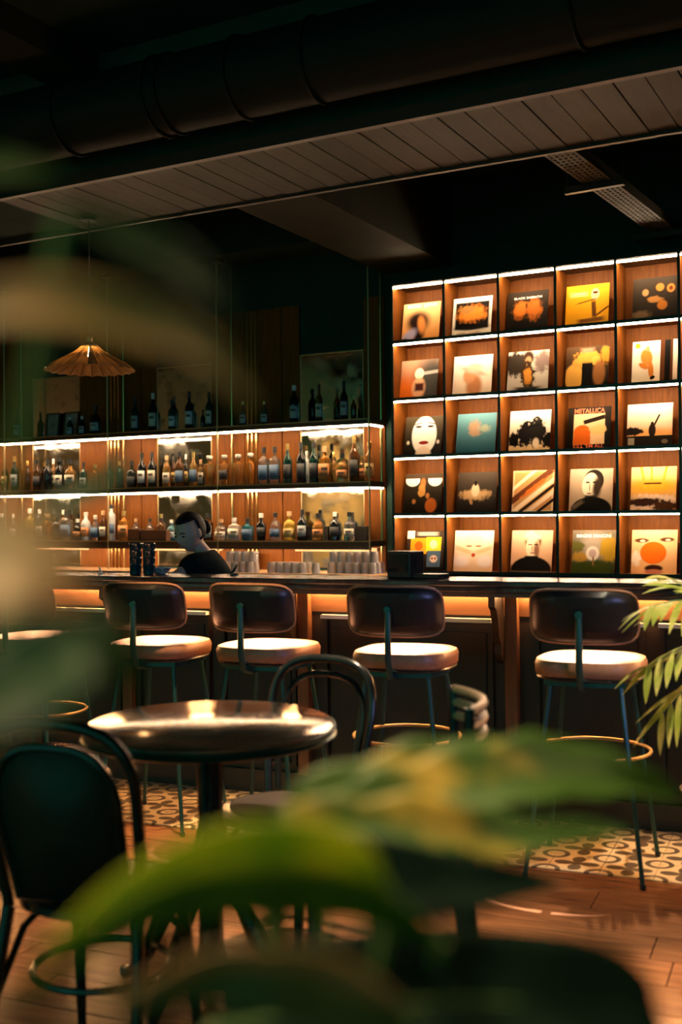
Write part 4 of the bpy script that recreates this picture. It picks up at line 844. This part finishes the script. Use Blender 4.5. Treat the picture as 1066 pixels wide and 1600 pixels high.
# ================================================================== PENDANT LAMPS
AMB = mat('amber_glass_panel', (0.55, 0.26, 0.08), 0.3, 0, 0.5, 0.0)
def amber():
    m = bpy.data.materials.new('amber_shade_glass'); m.use_nodes = True; N = m.node_tree.nodes; L = m.node_tree.links
    b = N['Principled BSDF']; b.inputs['Base Color'].default_value = (0.30, 0.15, 0.055, 1); b.inputs['Roughness'].default_value = 0.25
    t = N.new('ShaderNodeBsdfTranslucent'); t.inputs[0].default_value = (0.75, 0.34, 0.09, 1)
    oi = N.new('ShaderNodeObjectInfo'); cr = N.new('ShaderNodeValToRGB'); cr.color_ramp.elements[0].color = (0.10, 0.055, 0.02, 1); cr.color_ramp.elements[1].color = (0.85, 0.40, 0.11, 1); L.new(oi.outputs['Random'], cr.inputs[0]); L.new(cr.outputs[0], t.inputs[0])
    tc = N.new('ShaderNodeTexCoord'); nz = N.new('ShaderNodeTexNoise'); nz.inputs['Scale'].default_value = 16; L.new(tc.outputs['Object'], nz.inputs['Vector'])
    mr = N.new('ShaderNodeMapRange'); mr.inputs[1].default_value = .35; mr.inputs[2].default_value = .65; mr.inputs[3].default_value = .12; mr.inputs[4].default_value = .5; L.new(nz.outputs[0], mr.inputs[0])
    x = N.new('ShaderNodeMixShader'); L.new(mr.outputs[0], x.inputs[0]); L.new(b.outputs[0], x.inputs[1]); L.new(t.outputs[0], x.inputs[2]); L.new(x.outputs[0], N['Material Output'].inputs[0])
    return m
AMB = amber()
def make_pendant(power):
    t = empty('pendant_lamp'); NP = 24; RR = 0.28
    b = MB()
    half = PI / NP * 0.94
    def P(u, v):
        r = 0.05 + (RR - 0.05) * u; a = (v - 0.5) * 2 * half
        lobe = 0.020 * u * (1 - (2 * v - 1) ** 2)
        drop = -0.150 * (u ** 0.8) - 0.010 * u ** 6 + lobe - (0.012 * (1 - (2 * v - 1) ** 2) * u ** 8)
        return (r * math.cos(a), r * math.sin(a), drop)
    b.grid(P, 8, 4); me = b.mesh('shade_panel', AMB, True)
    for k in range(NP): link('shade_panel', me, t, M=Matrix.Rotation(2 * PI * k / NP, 4, 'Z'))
    MB().lathe([(0.054, -0.012), (0.058, 0.0), (0.035, 0.014), (0.02, 0.022), (0.02, 0.05), (0.012, 0.058)], 18).build('gallery', DBRASS, t, True)
    MB().lathe([(0.008, -0.070), (0.020, -0.062), (0.022, -0.045), (0.014, -0.02), (0.010, -0.008)], 14).build('bulb', BULB, t, True)
    MB().tube([(0, 0, 0.05), (0, 0, 0.81)], 0.004, 6).build('cord', BLACKP, t, True)
    MB().lathe([(0.05, 0.79), (0.05, 0.805), (0.02, 0.812)], 16).build('ceiling_rose', BLACKP, t, True)
    return t
p = at_y(140, 540, 5.42)
pe = make_pendant(10); sh = 3.25 - 0.812
pe.location = (p.x, 5.42, min(p.z, 2.5)); tag(pe, 'scalloped amber glass pendant lamp over the left end of the bar', 'pendant lamp')
for c in pe.children:
    if c.name.startswith(('cord', 'ceiling_rose')):
        k = (3.25 - pe.location.z) / 0.812; c.scale = (1, 1, k)

p = at_y(552, 675, 2 * WY - 4.2)
pe2 = make_pendant(10); pe2.location = (p.x, 4.2, p.z); tag(pe2, 'second scalloped amber pendant lamp, seen only mirrored behind the bottles at the right end', 'pendant lamp')
for c in pe2.children:
    if c.name.startswith(('cord', 'ceiling_rose')): c.scale = (1, 1, (3.94 - p.z) / 0.812)

# ================================================================== BARTENDER
# leaning over the work top behind the ledge, turned to the photograph's left, looking down
SKIN = noisy('skin', (0.62, 0.38, 0.26), (0.56, 0.33, 0.22), 0.5, 30, 0.03)
SHIRT = noisy('black_tshirt', (0.008, 0.015, 0.015), (0.005, 0.010, 0.010), 0.9, 18, 0.25, dist=0.01, spec=0.08)
TROU = mat('dark_trousers', (0.015, 0.016, 0.02), 0.85)
HAIR = mat('black_hair', (0.008, 0.007, 0.007), 0.55, 0, 0.15)
BD = 6.35
hd = at_d(296, 832, BD)
LF = -_R0    # towards the left of the photograph
per = empty('person', (0, 0, 0), 0, 'bartender in a black T-shirt leaning over the bar, dark hair tied back', 'person')
def skin_mesh(name, verts, edges, rads, m, par, lv=2, root=0):
    me = bpy.data.meshes.new(name); me.from_pydata([tuple(v) for v in verts], edges, []); me.materials.append(m)
    o = link(name, me, par)
    sk = o.modifiers.new('skin', 'SKIN'); sk.use_smooth_shade = True
    for i, r in enumerate(rads): me.skin_vertices[0].data[i].radius = (r, r) if not isinstance(r, tuple) else r
    me.skin_vertices[0].data[root].use_root = True
    ss = o.modifiers.new('sub', 'SUBSURF'); ss.levels = lv; ss.render_levels = lv
    return o
def V3(l, f, z): return Vector((hd.x, hd.y, 0)) + LF * l + _F0 * f + Vector((0, 0, z))   # l: leftward, f: away from the lens
hz = hd.z
neck = V3(-0.050, 0.035, hz - 0.085); nb = V3(-0.085, 0.05, hz - 0.125); chest = V3(-0.10, 0.05, hz - 0.27); waist = V3(-0.17, 0.07, hz - 0.43); pel = V3(-0.20, 0.09, hz - 0.54)
shN, shF = V3(-0.050, -0.11, hz - 0.165), V3(-0.07, 0.22, hz - 0.165)
elN, wrN, haN = V3(0.085, -0.19, hz - 0.27), V3(0.24, -0.25, hz - 0.345), V3(0.305, -0.27, hz - 0.355)
elF, wrF, haF = V3(0.03, 0.27, hz - 0.34), V3(0.22, 0.17, hz - 0.375), V3(0.29, 0.14, hz - 0.385)
hipN, hipF = V3(-0.26, -0.02, hz - 0.60), V3(-0.26, 0.16, hz - 0.60)
kN, kF = V3(-0.23, -0.03, 0.44), V3(-0.26, 0.17, 0.44); aN, aF = V3(-0.26, -0.03, 0.07), V3(-0.29, 0.17, 0.07); tN, tF = V3(-0.13, -0.04, 0.03), V3(-0.16, 0.16, 0.03)
hb_ = V3(-0.018, 0.01, hz - 0.035)
body_v = [pel, waist, chest, nb, neck, hb_, shN, elN, wrN, haN, shF, elF, wrF, haF, hipN, kN, aN, tN, hipF, kF, aF, tF]
body_e = [(0, 1), (1, 2), (2, 3), (3, 4), (4, 5), (2, 6), (6, 7), (7, 8), (8, 9), (2, 10), (10, 11), (11, 12), (12, 13), (0, 14), (14, 15), (15, 16), (16, 17), (0, 18), (18, 19), (19, 20), (20, 21)]
body_r = [.08, .07, .075, .05, .043, .05, .040, .037, .026, .03, .040, .037, .026, .03, .060, .05, .036, .03, .060, .05, .036, .03]
bd = skin_mesh('body', body_v, body_e, body_r, SKIN, per)
# fingers
def hand(h, w_, par, sgn):
    d = (h - w_).normalized(); side = d.cross(Vector((0, 0, 1))).normalized()
    for k, (o_, ln) in enumerate(((-0.030, 0.060), (-0.010, 0.072), (0.010, 0.068), (0.029, 0.052))):
        a = h + d * 0.012 + side * o_; m_ = a + d * ln * .5 + Vector((0, 0, 0.006)); e = a + d * ln - Vector((0, 0, 0.012))
        MB().tube([a - d * 0.02, a, m_, e], [0.0095, 0.0095, 0.009, 0.007], 8).build('finger', SKIN, par, True)
    a = h - d * 0.02 + side * 0.03 * sgn; MB().tube([a, a + side * 0.022 * sgn + d * 0.02, a + side * 0.028 * sgn + d * 0.048 - Vector((0, 0, .008))], [0.011, 0.010, 0.008], 8).build('thumb', SKIN, par, True)
hand(haN, wrN, bd, 1); hand(haF, wrF, bd, -1)
# clothes
skin_mesh('tshirt', [pel, waist, chest, nb + Vector((0, 0, -0.012)), shN, shN.lerp(elN, .62), shF, shF.lerp(elF, .62), nb.lerp(neck, .35)], [(0, 1), (1, 2), (2, 3), (2, 4), (4, 5), (2, 6), (6, 7), (3, 8)], [.135, .13, .150, .085, .078, .066, .078, .066, .055], SHIRT, per)
skin_mesh('trousers', [pel, hipN, kN, aN, hipF, kF, aF], [(0, 1), (1, 2), (2, 3), (0, 4), (4, 5), (5, 6)], [.118, .088, .062, .048, .088, .062, .048], TROU, per)
# head: face looks to the left, a little towards the lens and down
hfwd = (LF * 0.62 - _F0 * 0.74 + Vector((0, 0, -0.36))).normalized()
hside = hfwd.cross(Vector((0, 0, 1))).normalized(); hup = hside.cross(hfwd).normalized()
HM = Matrix((( hside.x, hfwd.x, hup.x, hd.x), (hside.y, hfwd.y, hup.y, hd.y), (hside.z, hfwd.z, hup.z, hd.z), (0, 0, 0, 1)))
def head_mesh():
    b = MB(); bmesh.ops.create_uvsphere(b.bm, u_segments=40, v_segments=30, radius=1)
    for v in b.bm.verts:
        x, y, z = v.co
        jaw = 1 - 0.30 * max(0, -z) ** 1.3
        X = x * 0.073 * jaw; Y = y * (0.094 if y < 0 else 0.088) * (1 - 0.12 * max(0, -z)); Z = z * 0.112
        if y > 0:
            g = lambda cx, cz, sx, sz: math.exp(-((X - cx) / sx) ** 2 - ((Z - cz) / sz) ** 2)
            Y += 0.019 * g(0, -0.022, 0.011, 0.020) + 0.006 * g(0, 0.0, 0.008, 0.02)
            Y -= 0.007 * (g(-0.030, 0.004, 0.014, 0.010) + g(0.030, 0.004, 0.014, 0.010))
            Y += 0.005 * g(0, -0.058, 0.020, 0.009) + 0.006 * g(0, -0.092, 0.018, 0.014) + 0.003 * (g(-.03, .024, .02, .007) + g(.03, .024, .02, .007))
        v.co = (X, Y, Z)
    return b
hm = head_mesh().build('head', SKIN, per, True, M=HM)
for s in (-1, 1):
    MB().lathe([(0.002, -0.004), (0.011, -0.002), (0.011, 0.002), (0.002, 0.004)], 12).build('eye', mat('eye_dark', (0.03, 0.02, 0.02), 0.2), hm, True, M=Matrix.Translation((s * 0.030, 0.0775, 0.004)) @ Matrix.Rotation(PI / 2, 4, 'X') @ Matrix.Diagonal((1, 0.45, 1, 1)))
    MB().tube([(s * 0.014, 0.085, 0.021), (s * 0.030, 0.082, 0.026), (s * 0.046, 0.070, 0.021)], [0.003, 0.0035, 0.002], 6).build('eyebrow', HAIR, hm, True)
    MB().lathe([(0.004, -0.026), (0.013, -0.018), (0.016, 0.004), (0.013, 0.022), (0.003, 0.028)], 10).build('ear', SKIN, hm, True, M=Matrix.Translation((s * 0.073, -0.008, -0.005)) @ Matrix.Diagonal((0.4, 1, 1, 1)))
MB().tube([(-0.022, 0.078, -0.057), (0, 0.087, -0.055), (0.022, 0.078, -0.057)], [0.003, 0.006, 0.003], 8).build('lips', mat('lips', (0.42, 0.16, 0.13), 0.4), hm, True)
b = MB(); bmesh.ops.create_uvsphere(b.bm, u_segments=32, v_segments=20, radius=1)
for v in b.bm.verts:
    x, y, z = v.co; v.co = (x * 0.077, y * 0.104 - 0.010, z * 0.105 + 0.014)
kill = [v for v in b.bm.verts if v.co.y > -0.005 and v.co.z < 0.062 + 0.5 * max(0, 0.045 - v.co.y) - 0.6 * max(0, abs(v.co.x) - 0.05) or v.co.z < -0.055]
bmesh.ops.delete(b.bm, geom=kill, context='VERTS')
hr = b.build('hair', HAIR, hm, True); md = hr.modifiers.new('s', 'SOLIDIFY'); md.thickness = 0.008
b = MB(); bmesh.ops.create_uvsphere(b.bm, u_segments=16, v_segments=12, radius=0.034); b.build('hair_bun', HAIR, hm, True, M=Matrix.Translation((0, -0.128, -0.015)) @ Matrix.Diagonal((1, .9, 1.25, 1)))

# ================================================================== PLANTS
def leaf_mat(name, c1, c2, tr=0.35, rough=0.35, pos=(.38, .62), nsc=14):
    m = bpy.data.materials.new(name); m.use_nodes = True; N = m.node_tree.nodes; L = m.node_tree.links
    b = N['Principled BSDF']; b.inputs['Roughness'].default_value = rough; b.inputs['Specular IOR Level'].default_value = 0.2
    tc = N.new('ShaderNodeTexCoord'); nz = N.new('ShaderNodeTexNoise'); nz.inputs['Scale'].default_value = nsc; nz.inputs['Detail'].default_value = 3
    rp = N.new('ShaderNodeValToRGB'); rp.color_ramp.elements[0].color = (*c2, 1); rp.color_ramp.elements[1].color = (*c1, 1); rp.color_ramp.elements[0].position = pos[0]; rp.color_ramp.elements[1].position = pos[1]
    L.new(tc.outputs['Object'], nz.inputs['Vector']); L.new(nz.outputs[0], rp.inputs[0]); L.new(rp.outputs[0], b.inputs['Base Color'])
    t = N.new('ShaderNodeBsdfTranslucent'); L.new(rp.outputs[0], t.inputs[0])
    x = N.new('ShaderNodeMixShader'); x.inputs[0].default_value = tr; L.new(b.outputs[0], x.inputs[1]); L.new(t.outputs[0], x.inputs[2]); L.new(x.outputs[0], N['Material Output'].inputs[0])
    return m
LG = leaf_mat('leaf_yellow_patched', (0.62, 0.40, 0.06), (0.035, 0.085, 0.008), 0.35, 0.5, (0.53, 0.70), 10)  # dark green with yellow patches scattered by noise
LB = leaf_mat('leaf_brown', (0.40, 0.24, 0.10), (0.16, 0.14, 0.04), 0.3, 0.5)
LD = leaf_mat('leaf_dark', (0.022, 0.060, 0.018), (0.010, 0.034, 0.014), 0.2, 0.55)
LK = leaf_mat('leaf_shaded', (0.004, 0.013, 0.008), (0.002, 0.008, 0.005), 0.1, 0.8)  # near-black leaf copy, the shade put into its colour
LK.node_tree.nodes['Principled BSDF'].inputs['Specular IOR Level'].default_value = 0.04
LT = leaf_mat('leaf_tan', (0.85, 0.58, 0.34), (0.70, 0.46, 0.26), 0.3, 0.5)
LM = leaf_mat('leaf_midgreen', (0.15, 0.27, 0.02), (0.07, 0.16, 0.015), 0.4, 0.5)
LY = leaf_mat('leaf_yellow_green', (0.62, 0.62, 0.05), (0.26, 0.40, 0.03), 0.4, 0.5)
STEM = mat('plant_stem', (0.10, 0.16, 0.04), 0.5)
def spline(ps, n):
    ps = [Vector(p) for p in ps]; out = []
    P_ = [ps[0] * 2 - ps[1]] + ps + [ps[-1] * 2 - ps[-2]]
    k = len(ps) - 1
    for i in range(n + 1):
        t = i / n * k; s = min(int(t), k - 1); t -= s; a, b_, c, d = P_[s:s + 4]
        out.append(0.5 * ((2 * b_) + (-a + c) * t + (2 * a - 5 * b_ + 4 * c - d) * t * t + (-a + 3 * b_ - 3 * c + d) * t ** 3))
    return out
def leaf(par, pts, wpx, m, tilt=0.6, fold=0.25, base=None, shape='long', lobes=0):
    """a blade with midrib along pts (photo x, photo y, metres from the lens); wpx its apparent half width; tilt turns it edge-on"""
    sp = spline([at_d(*p) for p in pts], 24); dm = sum(p[2] for p in pts) / len(pts)
    hw = wpx * dm / FPX / max(math.cos(tilt), 0.2)
    b = MB()
    ax = []
    for i, p in enumerate(sp):
        t = (sp[min(i + 1, 24)] - sp[max(i - 1, 0)]).normalized()
        view = (p - EYEV).normalized(); s = t.cross(view).normalized()
        wv = (s * math.cos(tilt) + view * math.sin(tilt)).normalized(); nrm = t.cross(wv).normalized()
        ax.append((p, wv, nrm))
    def prof(u):
        if shape == 'broad': w_ = (math.sin(PI * min(1, u ** 0.62)) ** 0.75) if 0 < u < 1 else 0
        elif shape == 'blunt': w_ = min(1, u * 4) ** .5 * max(0, 1 - u ** 9) ** .5
        else: w_ = (math.sin(PI * u ** 0.8)) ** 0.8 if 0 < u < 1 else 0
        if lobes: w_ *= 1 - 0.22 * (0.5 + 0.5 * math.cos(u * lobes * 2 * PI)) * (u > 0.15)
        return max(w_, 0.02)
    def P(u, v):
        i = min(int(round(u * 24)), 24); p, wv, nr = ax[i]; k = (v - 0.5) * 2; h = hw * prof(u)
        return p + wv * (k * h) + nr * (fold * h * (abs(k) ** 1.5) + 0.06 * hw * math.sin(u * 17) * abs(k))
    b.grid(P, 24, 8)
    o = b.build('leaf', m, par, True); md = o.modifiers.new('s', 'SOLIDIFY'); md.thickness = 0.0012
    MB().tube([P(i / 24, .5) - ax[i][2] * 0.001 for i in range(0, 25, 2)], [0.0022 * (1 - i / 26) + .0004 for i in range(0, 25, 2)], 6).build('midrib', STEM, o, True)
    if base is not None:
        a = sp[0]; mid = (a + base) / 2 + Vector((0, 0, 0.12))
        MB().tube(spline([base, mid, a], 10), 0.0035, 6).build('petiole', STEM, o, True)
    return o
def pot(root, c, m, r=0.16, h=0.34):
    MB().lathe([(r * .7, 0), (r * .75, 0.01), (r, h), (r * 1.05, h), (r * 1.05, h - .02 + .03), (r * .92, h + .01), (r * .9, h - .04), (.01, h - .04)], 28).build('pot', m, root, True, loc=c)
    MB().lathe([(.01, h - .035), (r * .9, h - .035), (r * .88, h - .03), (.01, h - .025)], 20).build('soil', mat('soil', (.03, .02, .012), .9), root, loc=c)
POTM = noisy('terracotta_pot', (0.22, 0.09, 0.05), (0.18, 0.07, 0.04), 0.7, 12, 0.1)
bc1 = at_d(430, 1300, 0.80); B1 = Vector((bc1.x, bc1.y, 0.32))
pA = empty('monstera_plant', (0, 0, 0), 0, 'big broad-leaved potted plant close to the lens, out of focus, across the lower half', 'plant')
pot(pA, (B1.x, B1.y, 0), POTM)
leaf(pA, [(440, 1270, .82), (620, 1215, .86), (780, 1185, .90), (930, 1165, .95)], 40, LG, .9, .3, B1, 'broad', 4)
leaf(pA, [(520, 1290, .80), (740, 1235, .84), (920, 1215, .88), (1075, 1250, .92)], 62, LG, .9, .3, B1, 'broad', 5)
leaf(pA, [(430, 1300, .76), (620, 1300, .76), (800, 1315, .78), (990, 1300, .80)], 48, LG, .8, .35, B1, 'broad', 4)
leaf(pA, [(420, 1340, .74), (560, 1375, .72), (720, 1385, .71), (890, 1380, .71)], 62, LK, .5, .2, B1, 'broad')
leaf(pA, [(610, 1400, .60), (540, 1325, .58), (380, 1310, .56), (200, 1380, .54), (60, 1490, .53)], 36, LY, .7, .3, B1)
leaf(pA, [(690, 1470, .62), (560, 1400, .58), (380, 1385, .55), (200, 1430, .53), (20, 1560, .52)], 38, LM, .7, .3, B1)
leaf(pA, [(640, 1600, .55), (480, 1530, .52), (320, 1520, .50), (160, 1570, .48)], 55, LB, .7, .3, B1, 'broad')
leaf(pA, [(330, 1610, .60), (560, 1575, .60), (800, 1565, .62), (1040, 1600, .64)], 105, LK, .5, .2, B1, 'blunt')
bc2 = at_d(-380, 1300, 0.62); B2 = Vector((bc2.x, bc2.y, 0.36))
pB = empty('tall_foliage_plant', (0, 0, 0), 0, 'tall potted plant close to the lens at the left edge, with long blurred arching leaves', 'plant')
pot(pB, (B2.x, B2.y, 0), POTM)
leaf(pB, [(-120, 520, .42), (40, 480, .42), (190, 505, .43), (300, 545, .44), (400, 640, .45)], 42, LB, .7, .3, B2)
leaf(pB, [(100, 330, .46), (220, 385, .47), (310, 440, .48), (370, 520, .49)], 30, LD, .7, .3, B2)
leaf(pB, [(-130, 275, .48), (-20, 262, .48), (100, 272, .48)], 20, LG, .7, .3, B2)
leaf(pB, [(-140, 930, .34), (-30, 890, .34), (60, 895, .34), (110, 950, .35)], 80, LT, .5, .2, B2, 'broad')
leaf(pB, [(-60, 1130, .42), (60, 1060, .42), (150, 1010, .42), (215, 1090, .43)], 70, LD, .6, .2, B2, 'broad')
leaf(pB, [(60, 800, .60), (130, 770, .60), (180, 735, .61), (200, 700, .62)], 16, LD, .6, .2, B2)
# palm by the bar
pc = at_z(1150, 1425, 0.0); pC = empty('potted_palm', (0, 0, 0), 0, 'potted palm with bright narrow leaves by the right end of the bar', 'plant')
pot(pC, (pc.x, pc.y, 0), mat('dark_planter', (.04, .045, .045), .5), 0.17, 0.4)
LP = leaf_mat('palm_leaf', (0.68, 0.60, 0.16), (0.36, 0.42, 0.06), 0.3, 0.3)
dC = depth(pc)
rc = random.Random(5)
for (tx, ty, sx, sy, dd) in ((1020, 945, 1120, 960, -.1), (1015, 1040, 1130, 1010, -.15), (1050, 905, 1130, 985, .1), (1035, 1115, 1125, 1050, -.1), (1180, 850, 1140, 1000, .0), (1270, 960, 1150, 1010, .05)):
    a = at_d(sx, sy, dC); e = at_d(tx, ty, dC + dd); b0 = Vector((pc.x, pc.y, 0.38))
    fr = empty('frond'); fr.parent = pC
    arc = spline([b0, a, (a + e) / 2 + Vector((0, 0, .03)), e], 20)
    MB().tube(arc, [0.006 - 0.0045 * i / 20 for i in range(21)], 6).build('rachis', STEM, fr, True)
    for i in range(8, 21, 2):
        for s in (-1, 1):
            p0 = arc[i]; t = (arc[i] - arc[i - 1]).normalized(); sd = t.cross(Vector((0, 0, 1))).normalized()
            d = (t * .75 + sd * s * .6 + Vector((0, 0, -.12 + rc.uniform(-.2, .15)))).normalized(); ln = 0.21 * (1 - abs(i - 13) / 16)
            up = d.cross(sd).normalized(); wd = d.cross(up).normalized() * 0.014
            b = MB()
            def P(u, v): return p0 + d * ln * u + Vector((0, 0, -.05 * u * u)) + wd * (v - .5) * 2 * (math.sin(PI * min(1, .08 + .92 * u)) ** .7) 
            b.grid(P, 5, 2); b.build('leaflet', LP, fr, True)
spot((-0.2, 3.6, 3.4), (pc.x - 0.1, pc.y, 0.9), 420, (1.0, 0.85, 0.6), 24, 0.6)
